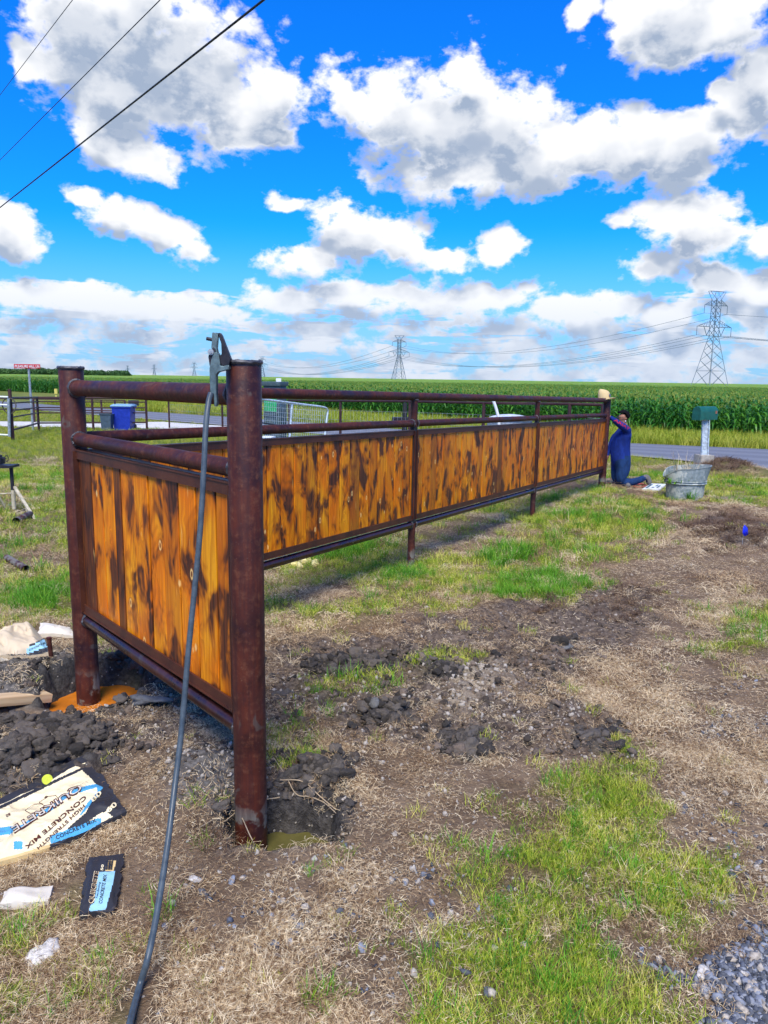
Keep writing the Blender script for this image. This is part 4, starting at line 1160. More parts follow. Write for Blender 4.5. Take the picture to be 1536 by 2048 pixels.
cab = [(422,786,2.452),(417,806,2.44),(412,850,2.41),(408,930,2.375),(403,1020,2.345),(397,1100,2.32),(388,1190,2.295),(379,1280,2.265),(371,1370,2.23),(362,1470,2.18),(350,1570,2.11),(335,1690,1.99),(315,1820,1.845),(296,1915,1.745)]
pts = [Vector(at_depth(*q)) for q in cab]
for q in ((280, 1985), (262, 2055), (246, 2130)):
    g_ = at_ground(*q); pts.append(Vector((g_[0], g_[1], Hs(g_[0], g_[1]) + 0.020)))
pts.append(Vector((-0.57, 1.25, Hs(-0.57, 1.25) + 0.011))); pts.append(Vector((-0.42, 0.95, Hs(-0.42, 0.95) + 0.011)))
def spline(pts, n=8):
    P = [np.array(p, float) for p in pts]; P = [2 * P[0] - P[1]] + P + [2 * P[-1] - P[-2]]; out = []
    for i in range(1, len(P) - 2):
        for t in np.linspace(0, 1, n, endpoint=False):
            a, b, c, d = P[i - 1:i + 3]
            out.append(0.5 * ((2 * b) + (-a + c) * t + (2 * a - 5 * b + 4 * c - d) * t ** 2 + (-a + 3 * b - 3 * c + d) * t ** 3))
    out.append(P[-2]); return out
mb = MB(); mb.tube(spline(pts, 6), 0.0088, 14); mb.build('cable', M_CABLE, clamp, 60, COFF)

# ------------------------------------------------------------------ text helper (built-in font)
_TXT = {}
def text_mesh(s, bold=0.0):
    if (s, bold) in _TXT: return _TXT[(s, bold)]
    cu = bpy.data.curves.new('t', 'FONT'); cu.body = s; cu.size = 1.0; cu.offset = bold; cu.resolution_u = 3
    o = bpy.data.objects.new('t', cu); scene.collection.objects.link(o)
    dg = bpy.context.evaluated_depsgraph_get(); dg.update()
    me = o.evaluated_get(dg).to_mesh()
    V = np.array([v.co[:2] for v in me.vertices]).reshape(-1, 2); Fc = [tuple(p.vertices) for p in me.polygons]
    bpy.data.objects.remove(o); bpy.data.curves.remove(cu)
    _TXT[(s, bold)] = (V, Fc); return V, Fc
def place_text(mb, s, fn, org, xa, ya, bold=0.0, mi=None):
    """org + u*xa + v*ya (2-D) through fn(px,py) -> 3-D; xa spans the whole text width, ya one letter height"""
    V, Fc = text_mesh(s, bold)
    if not len(V): return
    w = V[:, 0].max() - V[:, 0].min(); x0 = V[:, 0].min()
    P = [np.array(org) + (v[0] - x0) / w * np.array(xa) + v[1] / 0.72 * np.array(ya) for v in V]
    mb.add([fn(*p) for p in P], Fc, mi)

# ------------------------------------------------------------------ crumpled cement bags
def inpoly(P, x, y):
    r = False; n = len(P)
    for i in range(n):
        ax, ay = P[i]; bx, by = P[(i + 1) % n]
        if (ay > y) != (by > y) and x < (bx - ax) * (y - ay) / (by - ay + 1e-12) + ax: r = not r
    return r

def paper(name, base, rough=0.75):
    m, t, b = mat(name, base, rough, 0, 0.25)
    co = t.n('ShaderNodeTexCoord').outputs['Object']
    n = t.noise(co, 30, 5, 0.65); n1 = t.noise(co, 7, 4, 0.6)
    c = t.mix(t.ramp(n1, 0.45, 0.75, 0, 0.35), base, tuple(k * 0.62 for k in base))
    c = t.mix(t.ramp(n, 0.6, 0.8, 0, 0.4), c, (0.22, 0.17, 0.12))
    t.link(c, b.inputs['Base Color']); bump(t, b, n, 0.3, 0.004); return m
M_CREAM = paper('cream_paper', (0.80, 0.68, 0.42)); M_INK = paper('black_print', (0.030, 0.030, 0.034), 0.5)
M_BLUE = paper('blue_print', (0.075, 0.33, 0.55), 0.5); M_LBLUE = paper('pale_blue_print', (0.30, 0.55, 0.66), 0.5)
M_BROWN = paper('brown_ink', (0.09, 0.022, 0.012), 0.6); M_PAPER = paper('white_paper', (0.66, 0.59, 0.47)); M_CREAM2 = paper('pale_kraft', (0.60, 0.48, 0.32)); M_KRAFT = paper('kraft_liner', (0.70, 0.50, 0.22))

def crumple(x, y, seed, amp):
    a = fbm(x * 11, y * 11, seed, 3) - 0.5
    r = np.abs(vnoise(x * 9 + 5 + 3 * a, y * 9, seed + 9) - 0.5); r2 = np.abs(vnoise(x * 21 + 4 * a, y * 21 + 2, seed + 13) - 0.5)
    return amp * (a * 0.9 + 0.5 - 1.6 * r - 0.7 * r2)

class Bag:
    """loose paper bag: grid between four ground corners; prints are chosen face by face, lettering laid on top"""
    def __init__(s, corners, height, nu, nv, seed, amp, edge=0.012):
        s.c = [np.array(ground_at(*q)[:2]) for q in corners]     # far-left, far-right, near-right, near-left (pixels)
        s.height, s.seed, s.amp, s.edge = height, seed, amp, edge; s.nu, s.nv = nu, nv
    def uv(s, u, v):
        a, b, c, d = s.c
        p = (a * (1 - u) + b * u) * (1 - v) + (d * (1 - u) + c * u) * v
        return p
    def z(s, u, v, x, y):
        m = np.minimum(np.minimum(u, 1 - u) * 6, np.minimum(v, 1 - v) * 5); m = smooth(0, 1, np.clip(m, 0, 1))
        g = H(x, y, False)
        return g + s.edge + (s.height(u, v)) * (0.35 + 0.65 * m) + crumple(x, y, s.seed, s.amp) * (0.4 + 0.6 * m)
    def build(s, name, parent, mats, pick):
        U, Vv = np.meshgrid(np.linspace(0, 1, s.nu), np.linspace(0, 1, s.nv))
        P = np.stack([s.uv(u, v) for u, v in zip(U.ravel(), Vv.ravel())])
        # ragged outline
        j = (fbm(P[:, 0] * 30, P[:, 1] * 30, s.seed + 4, 3) - 0.5) * 0.020
        ed = np.clip(1 - np.minimum(np.minimum(U, 1 - U), np.minimum(Vv, 1 - Vv)).ravel() * 12, 0, 1)
        P = P + (j * ed)[:, None]
        Z = s.z(U.ravel(), Vv.ravel(), P[:, 0], P[:, 1])
        s.P = np.column_stack([P, Z]); n = s.nu; m = s.nv
        top = s.P; n_ = len(top)
        # underside on the ground closes the bag
        bot = np.column_stack([P, H(P[:, 0], P[:, 1], False) - 0.004]); bot[:, 2] = np.minimum(bot[:, 2], Z - 0.002)
        mb = MB(); Fc = []; mi = []
        for r in range(m - 1):
            for c in range(n - 1):
                f = (r * n + c, r * n + c + 1, (r + 1) * n + c + 1, (r + 1) * n + c)
                Fc.append(f); q = top[list(f)].mean(0); px = project(q); mi.append(pick(px[0], px[1], (c + .5) / (n - 1), (r + .5) / (m - 1)))
        for r in range(m - 1):
            for c in range(n - 1):
                f = (r * n + c, (r + 1) * n + c, (r + 1) * n + c + 1, r * n + c + 1); Fc.append(tuple(i + n_ for i in f)); mi.append(mi[r * (n - 1) + c])
        ring = [c for c in range(n)] + [r * n + n - 1 for r in range(1, m)] + [(m - 1) * n + c for c in range(n - 2, -1, -1)] + [r * n for r in range(m - 2, 0, -1)]
        for k in range(len(ring)):
            a, b = ring[k], ring[(k + 1) % len(ring)]
            Fc.append((b, a, a + n_, b + n_)); q = (top[a] + bot[b]) / 2; px = project(q); mi.append(pick(px[0], px[1], -1, -1))
        mb.v = [tuple(map(float, p)) for p in np.vstack([top, bot])]; mb.f = Fc; mb.m = mi
        loc = tuple(-c for c in parent.location)
        s.bvh = BVHTree.FromPolygons([Vector(q) for q in mb.v], mb.f)
        return mb.build(name, mats, parent, 50, loc)
    def surf(s, lift=0.003):
        """pixel -> point just above the bag's skin"""
        def fn(px, py):
            d = Vector(pix_ray(px, py)); h = s.bvh.ray_cast(Vector(CAM), d)
            if h[0] is None:
                z = s.P[:, 2].mean(); return Vector(CAM) + d * ((z - CAM[2]) / d.z)
            n = h[1] if h[1].dot(d) < 0 else -h[1]
            return h[0] + (n + Vector((0, 0, 0.6))).normalized() * lift
        return fn

def project(p):
    v = np.array(p, float) - CAM; z = v @ FW
    return 768 + F * (v @ CR) / z, 1024 - F * (v @ CU) / z

def big_bag():
    c = ground_at(110, 1630)
    t = thing('cement_bag', 'torn cream and black concrete mix bag with blue bands, lying on dirt clods', 'cement bag', (c[0], c[1], Hs(c[0], c[1])))
    z5 = lambda P: [(x / 5.486, 1540 + y / 5.486) for x, y in P]
    far_black = z5([(-700, 620), (-20, 400), (400, 200), (900, -30), (960, -40), (1010, 60), (960, 60), (900, 0), (0, 430), (-700, 720)])
    right_black = z5([(900, -40), (1080, 10), (1180, 120), (1260, 270), (1340, 300), (1400, 420), (1260, 520), (1180, 470), (1280, 300), (1180, 280), (1030, 290), (1140, 190), (1060, 160), (930, 20)])
    hollow = z5([(1020, 320), (1150, 270), (1290, 270), (1260, 340), (1160, 450), (1060, 500), (940, 590), (840, 660), (690, 690), (820, 570), (940, 470)])
    wave = z5([(1130, 190), (1060, 150), (960, 170), (820, 210), (690, 280), (600, 360), (480, 440), (350, 520), (240, 605), (-700, 700), (-700, 820), (130, 700), (160, 650), (300, 610), (420, 500), (560, 450), (640, 380), (700, 330), (820, 260), (930, 230), (1060, 190)])
    stripe = z5([(1130, 190), (1135, 230), (1000, 370), (890, 500), (870, 500), (960, 360), (1070, 240), (1060, 190)])
    side = z5([(545, 730), (640, 690), (1110, 520), (1110, 580), (940, 680), (560, 810)])
    corner = z5([(150, 780), (250, 780), (245, 870), (150, 870)])
    kraft = z5([(1240, 190), (1330, 210), (1440, 350), (1380, 430), (1320, 300)])
    barcode = z5([(1060, 505), (1150, 460), (1235, 510), (1110, 580)])
    def pick(px, py, u, v):
        if inpoly(corner, px, py) or inpoly(side, px, py): return 2
        if inpoly(barcode, px, py): return 0
        if inpoly(kraft, px, py): return 4
        if inpoly(hollow, px, py) or inpoly(right_black, px, py) or inpoly(far_black, px, py): return 1
        if inpoly(wave, px, py): return 2
        if inpoly(stripe, px, py): return 2
        if v == -1 or v > 0.97: return 4 if px < 100 else 1
        if 0 <= v < 0.10 or u > 0.955: return 1
        return 0
    hb = lambda u, v: 0.012 + 0.026 * smooth(0.25, 0.8, v) * (1 - 0.35 * smooth(0.6, 1.0, u)) + 0.006 * np.sin(u * 7)
    b = Bag([(-150, 1660), (178, 1542), (252, 1650), (-45, 1745)], hb, 230, 120, 301, 0.020)
    b.build('bag', t, [M_CREAM, M_INK, M_BLUE, M_LBLUE, M_KRAFT], pick)
    fn = b.surf(); loc = tuple(-k for k in t.location)
    mb = MB()
    place_text(mb, 'HIGH STRENGTH', fn, (167, 1610), (-94, 86), (4.2, 4.8), 0.015)
    place_text(mb, 'CONCRETE MIX', fn, (169, 1592), (-120, 102), (5.2, 6.0), 0.02)
    mb.build('print', M_BROWN, t, None, loc)
    mb = MB(); place_text(mb, 'QUIKRETE', fn, (159, 1569), (-138, 88), (7.6, 12.0), 0.05); mb.build('print', M_BROWN, t, None, loc)
    fn2 = b.surf(0.0042); mb = MB(); place_text(mb, 'QUIKRETE', fn2, (159, 1570.5), (-137, 87), (6.6, 10.2), 0.0); mb.build('print', M_PAPER, t, None, loc)
    mb = MB(); place_text(mb, 'CONCRETE MIX', fn, (113, 1680), (80, -36), (-2.6, -7), 0.01); mb.build('print', M_INK, t, None, loc)
    mb = MB(); place_text(mb, '60', fn, (217, 1627), (18, -16), (-6, -7), 0.03); place_text(mb, '80', fn, (186, 1606), (18, -18), (-5, -6), 0.02); mb.build('print', M_CREAM, t, None, loc)
    mb = MB(); place_text(mb, '60', fn, (20, 1627), (-9, 4), (2, 5), 0.02)
    for k in range(4): place_text(mb, '- -- ---- -- --- ------ --', fn, (178 - k * 3, 1560 + k * 5), (-56, 32), (1.6, 2.8), 0.0)
    for (q, w) in (((50, 1622), 0.6), ((78, 1606), 0.6)):
        pts = [(q[0], q[1]), (q[0] + 18, q[1] - 12), (q[0] + 34, q[1] - 14), (q[0] + 40, q[1] - 6), (q[0] + 26, q[1] + 4), (q[0] + 10, q[1] + 6), (q[0], q[1])]
        mb.tube([fn(*p) for p in pts], 0.0009, 4)
    mb.build('print', M_BROWN, t, None, loc)

big_bag()

def small_piece():
    c = ground_at(205, 1778)
    t = thing('torn_bag_label', 'torn black and pale blue piece of a concrete mix bag on the straw', 'bag scrap', (c[0], c[1], Hs(c[0], c[1])))
    z = lambda P: [(x / 5.12, 1500 + y / 5.12) for x, y in P]
    blue = z([(1010, 1250), (1175, 1240), (1165, 1330), (1080, 1640), (910, 1650), (930, 1580), (965, 1570)])
    bar = z([(1100, 1130), (1190, 1130), (1165, 1240), (1080, 1240)])
    def pick(px, py, u, v):
        return 2 if inpoly(blue, px, py) else (1 if inpoly(bar, px, py) else 0)
    b = Bag([(178, 1718), (247, 1712), (231, 1828), (157, 1834)], lambda u, v: 0.006 + 0.012 * v, 46, 80, 331, 0.006, edge=0.014)
    b.build('sheet', t, [M_INK, M_KRAFT, M_LBLUE], pick)
    fn = b.surf(0.0016); loc = tuple(-k for k in t.location)
    mb = MB(); place_text(mb, 'CONCRETE MIX', fn, (204, 1808), (10, -58), (-7, -1), 0.012); place_text(mb, 'Fast-Setting', fn, (195, 1797), (6, -32), (-4, -1), 0.0)
    for k in range(9): mb.tube([fn(213 + k * 1.6, 1722), fn(210.6 + k * 1.6, 1740)], 0.0006 * (1 + k % 3), 3)
    mb.build('print', M_INK, t, None, loc)
    mb = MB(); place_text(mb, 'QUIKRETE', fn, (186, 1808), (12, -64), (-9.5, -1.5), 0.03); mb.build('print', M_CREAM, t, None, loc)
    fn = b.surf(0.0026); mb = MB(); place_text(mb, 'QUIKRETE', fn, (185, 1807), (12, -62), (-8, -1), 0.0); mb.build('print', M_BROWN, t, None, loc)
    fn = b.surf(0.0016); mb = MB(); place_text(mb, '50', fn, (206, 1742), (2, -12), (-5, -.5), 0.03); mb.build('print', M_CREAM, t, None, loc)
small_piece()

def left_bag():
    c = ground_at(45, 1300)
    t = thing('cement_bag', 'crumpled cream cement bag with pale blue side label beside the short stake', 'cement bag', (c[0], c[1], Hs(c[0], c[1])))
    z = lambda P: [(x / 5.12, 1240 + y / 5.12) for x, y in P]
    lab = z([(270, 295), (500, 170), (505, 285), (270, 375)]); blk = z([(300, 260), (500, 160), (500, 200), (300, 300)]); blk2 = z([(270, 350), (500, 270), (490, 330), (260, 400), (60, 400), (70, 350)])
    def pick(px, py, u, v):
        return 1 if inpoly(blk2, px, py) else (2 if inpoly(lab, px, py) else (1 if inpoly(blk, px, py) else 0))
    hb = lambda u, v: 0.02 + 0.075 * smooth(0.0, 0.5, v) + 0.02 * np.sin(v * 9 + u * 5)
    b = Bag([(-90, 1278), (72, 1268), (106, 1330), (-80, 1348)], hb, 120, 70, 341, 0.06)
    b.build('bag', t, [M_CREAM2, M_INK, M_LBLUE], pick)
    fn = b.surf(0.003); loc = tuple(-k for k in t.location)
    mb = MB(); place_text(mb, 'CONCRETE MIX', fn, (58, 1303), (36, -17), (-.5, -4), 0.01); mb.build('print', M_INK, t, None, loc)
left_bag()

def scrap(name, label, cat, corners, m, seed, h=0.01, amp=0.02, nu=24, nv=14, group=None):
    c = np.mean([ground_at(*q) for q in corners], axis=0)
    t = thing(name, label, cat, (c[0], c[1], Hs(c[0], c[1])), group=group)
    Bag(corners, lambda u, v: h + 0.01 * np.sin(u * 5), nu, nv, seed, amp).build('sheet', t, [m], lambda *a: 0); return t
scrap('paper_scrap', 'flat torn white paper scrap lying in the grass, orange at one end', 'paper', [(8, 1782), (106, 1770), (96, 1800), (-5, 1808)], M_PAPER, 351, 0.012, 0.008)
scrap('paper_scrap', 'pale torn cardboard sheet by the base of the corner post', 'cardboard', [(82, 1256), (140, 1262), (152, 1280), (76, 1276)], M_PAPER, 352, 0.02, 0.03)
scrap('paper_scrap', 'small dirty paper strip on the grey spoil heap', 'paper', [(-30, 1342), (30, 1328), (36, 1334), (-30, 1352)], M_PAPER, 353, 0.015, 0.02)
for k, (x, y, w) in enumerate(((588, 1128, 9), (612, 1122, 12), (630, 1131, 8), (600, 1134, 6))):
    scrap('wood_chip', 'pale yellow wood scrap in the grass under the bottom rail', 'wood scrap', [(x - w, y - 3), (x + w * .6, y - 5), (x + w, y + 3), (x - w * .7, y + 4)], simple('pale_yellow_wood', (0.72, 0.62, 0.26), 0.8), 360 + k, 0.02, 0.03, 10, 8, 'yellow wood scraps under the rail')

# timber offcut
def timber():
    a = at_ground(-90, 1432); b = at_ground(96, 1412); a = Vector((a[0], a[1], Hs(a[0], a[1]) + .055)); b = Vector((b[0], b[1], Hs(b[0], b[1]) + .05))
    m, t, bs = mat('raw_pine', rough=0.7)
    co = t.n('ShaderNodeTexCoord').outputs['Object']; n = t.noise(t.vec('MULTIPLY', co, (40, 40, 2.0)), 1.0, 4, 0.6); n2 = t.noise(co, 14, 4, .6)
    c = t.mix(t.ramp(n, 0.35, 0.7), (0.52, 0.33, 0.16), (0.70, 0.50, 0.27)); c = t.mix(t.ramp(n2, 0.62, 0.75, 0, .5), c, (0.25, 0.12, 0.05)); t.link(c, bs.inputs['Base Color'])
    d = (b - a).normalized(); x = d.cross(Vector((0, 0, 1))).normalized(); y = x.cross(d)
    mb = MB(); mb.box((0, 0, 0), (0.089, 0.042, (b - a).length), None, 0.003)
    o = mb.build('timber_offcut', m, None, 35); o.matrix_world = Matrix.Translation((a + b) / 2) @ Matrix((x, y, d)).transposed().to_4x4()
    tag(o, 'sawn pine timber offcut lying beside the orange water', 'timber')
timber()
# short steel stake by the left bag
p = at_ground(105, 1318); mb = MB(); mb.tube([(0, 0, -0.1), (-0.012, 0, 0.115)], 0.012, 14); mb.tube([(-0.012, 0, 0.113), (-0.012, 0, 0.120)], 0.014, 14)
tag(mb.build('stake', M_RUST, None, 35, (p[0], p[1], p[2])), 'short rusty steel stake beside the crumpled bag', 'stake')
# purple cap with yellow-green end
p = at_ground(94, 1566); t = thing('paint_cap', 'small purple cap with a yellow-green end among dark clods', 'cap', (p[0], p[1], p[2] + 0.012)); t.scale = (0.72, 0.72, 0.72); t.rotation_euler = (R(52), 0, R(38))
mb = MB(); mb.lathe([(0.026, -0.03), (0.027, 0.0), (0.027, 0.012)], 24); mb.build('cap_side', simple('purple_plastic', (0.13, 0.055, 0.11), 0.5), t)
mb = MB(); mb.lathe([(0.027, 0.012), (0.026, 0.015), (0.001, 0.015)], 24); mb.build('cap_end', simple('lime_plastic', (0.55, 0.62, 0.04), 0.5), t)

# stones that can be told apart
def stone(px, py, size, label, seed, m, sq=0.75):
    p = at_ground(px, py); me = lump_mesh('rock', seed, m, 3, 0.75, sq, True, 0.10, False)
    o = bpy.data.objects.new('rock', me); scene.collection.objects.link(o); o.location = (p[0], p[1], p[2] + size * 0.35); o.scale = [size] * 3; o.rotation_euler = (0.2, 0.1, seed)
    return tag(o, label, 'rock')
M_LIME = simple('white_limestone', (0.62, 0.56, 0.47), 0.9, var=0.35, scale=2.2, bumpd=0.02)
M_CLAY = simple('grey_clay', (0.13, 0.125, 0.115), 0.95, var=0.4, scale=3, bumpd=0.02)
stone(88, 1912, 0.030, 'rough white limestone rock at the edge of the grass patch', 401, M_LIME)
stone(392, 1762, 0.013, 'small white stone on the straw beside the cable', 402, M_LIME)
stone(1408, 1956, 0.019, 'flat white stone at the edge of the blue-grey gravel', 403, M_LIME, 0.4)
stone(1488, 1950, 0.018, 'pale slanted stone lying in the blue-grey gravel', 404, M_LIME, 0.4)
stone(300, 1412, 0.085, 'broken slab of dried grey clay under the short panel', 405, M_CLAY, 0.28)
stone(1130, 1300, 0.05, 'flat dark clay lump beside the dug trench', 406, M_CLAY, 0.4)
stone(755, 1410, 0.03, 'pale rounded lump of dirt between dark clods', 407, M_CLAY, 0.7)

# ------------------------------------------------------------------ vise stand and pipe offcuts
def vise_stand():
    f1 = at_ground(69, 1037); Y = f1[1] + 0.35; c = at_depth(24, 1020, Y)
    t = thing('vise_stand', 'dark steel work stand carrying a vise, on splayed pale legs', 'stand', (c[0], c[1], Hs(c[0], c[1]))); loc = tuple(-k for k in t.location)
    A = lambda x, y, dy=0.0: Vector(at_depth(x, y, Y + dy))
    m_leg = simple('pale_worn_steel', (0.46, 0.40, 0.27), 0.6, var=0.4)
    mb = MB(); mb.bar(A(-120, 933), A(30, 932), 0.22, 0.030); mb.build('table_bar', M_DARK, t, 35, loc)
    mb = MB(); mb.tube([A(22, 933), A(26, 985)], 0.021, 16); mb.build('column', M_DARK, t, 35, loc)
    mb = MB(); mb.tube([A(26, 980), A(28, 1018)], 0.024, 16); mb.build('column', m_leg, t, 35, loc)
    for q, dy in (((70, 1038), -0.35), ((14, 1022), 0.2), ((-60, 1038), -0.3)):
        e = at_ground(*q); mb = MB(); top = A(29, 974) if q[0] > 20 else A(-6, 985)
        mb.bar(top, (e[0], e[1], Hs(e[0], e[1]) - 0.01), 0.034, 0.018); mb.build('leg', m_leg, t, 35, loc)
    mb = MB(); mb.box(A(-6, 921), (0.14, 0.12, 0.085), None, 0.01); mb.box(A(-6, 913), (0.10, 0.07, 0.04), None, 0.008); mb.build('vise_body', M_DARK, t, 35, loc)
    mb = MB(); mb.tube([A(4, 917), A(13, 917)], 0.008, 10); mb.build('vise_screw', M_DARK, t, 35, loc)
    mb = MB(); mb.tube([A(13 + 3.5 * math.cos(k), 917 + 6 * math.sin(k)) for k in np.linspace(0, 6.283, 17)], 0.005, 8, caps=False); mb.build('vise_handle', M_DARK, t, 35, loc)
    mb = MB(); mb.tube([A(0, 988), A(26, 986)], 0.008, 8); mb.build('brace', m_leg, t, 35, loc)
vise_stand()
def offcut(a, b, r, label):
    a = at_ground(*a); b = at_ground(*b); mb = MB()
    A = Vector((a[0], a[1], Hs(a[0], a[1]) + r)); B = Vector((b[0], b[1], Hs(b[0], b[1]) + r)); c = (A + B) / 2; d = (B - A)
    n = 22
    mb.tube([A - c, B - c], r, n, caps=False); mb.tube([B - c, A - c], r * 0.86, n, caps=False)
    tag(mb.build('pipe_offcut', M_RUST, None, 35, tuple(c)), label, 'pipe')
offcut((33, 1050), (60, 1036), 0.042, 'short rusty pipe offcut at the foot of the vise stand')
offcut((14, 1122), (52, 1145), 0.03, 'dull brown pipe length half hidden in the grass')

# dry roots hanging over the water hole
for k, q in enumerate(([(548, 1528), (570, 1560), (592, 1600), (620, 1640), (648, 1648), (672, 1640)], [(560, 1572), (605, 1575), (640, 1605), (672, 1632)], [(400, 1668), (470, 1672), (505, 1694)], [(450, 1664), (500, 1660), (560, 1664)], [(640, 1560), (652, 1530), (668, 1520)])):
    pts = []
    for (x, y) in q:
        g_ = at_ground(x, y); pts.append((g_[0], g_[1], max(g_[2], -0.02) + 0.025))
    c = np.mean(pts, axis=0); mb = MB(); mb.tube(spline([np.array(p) - c for p in pts], 6), 0.0018, 6)
    tag(mb.build('root', simple('dry_root', (0.42, 0.31, 0.19), 0.8), None, 60, tuple(c)), 'thin dry root trailing over the edge of the water hole', 'root', 'dry roots round the water hole')

# ------------------------------------------------------------------ kneeling person
def skin_body(nodes, edges, root, mats, pick, name, parent, loc, sub=2):
    """one continuous surface grown round a jointed skeleton"""
    keys = list(nodes); idx = {k: i for i, k in enumerate(keys)}
    me = bpy.data.meshes.new(name); me.from_pydata([nodes[k][0] for k in keys], [(idx[a], idx[b]) for a, b in edges], [])
    o = bpy.data.objects.new(name, me); scene.collection.objects.link(o)
    md = o.modifiers.new('skin', 'SKIN'); md.use_smooth_shade = True; md.branch_smoothing = 0.6
    if not me.skin_vertices: me.skin_vertices.new() if hasattr(me.skin_vertices, 'new') else None
    if not len(me.skin_vertices):
        bm = bmesh.new(); bm.from_mesh(me); bm.verts.layers.skin.verify(); bm.to_mesh(me); bm.free()
    for i, k in enumerate(keys):
        r = nodes[k][1]; me.skin_vertices[0].data[i].radius = r if isinstance(r, tuple) else (r, r)
        me.skin_vertices[0].data[i].use_root = (k == root)
    ms = o.modifiers.new('sub', 'SUBSURF'); ms.levels = sub; ms.render_levels = sub
    dg = bpy.context.evaluated_depsgraph_get(); dg.update()
    m2 = bpy.data.meshes.new_from_object(o.evaluated_get(dg)); bpy.data.objects.remove(o)
    m2.name = name
    for m in mats: 
        m2.materials.append(m)
    P = np.array([n[0] for n in nodes.values()], float)
    ids = []
    for f in m2.polygons:
        ids.append(pick(np.array(f.center), keys[int(np.argmin(np.linalg.norm(P - np.array(f.center), axis=1)))]))
    m2.polygons.foreach_set('material_index', ids)
    return finish(name, m2, parent, 180, loc)

def cloth(name, base, fold=16.0):
    m, t, b = mat(name, base, 0.85, 0, 0.2)
    co = t.n('ShaderNodeTexCoord').outputs['Object']
    n = t.noise(t.vec('MULTIPLY', co, (1, 1, 0.45)), fold, 4, 0.6, 0.6)
    t.link(t.mix(t.ramp(n, 0.3, 0.7), tuple(k * 0.7 for k in base), tuple(k * 1.25 for k in base)), b.inputs['Base Color'])
    bump(t, b, n, 0.6, 0.02); return m

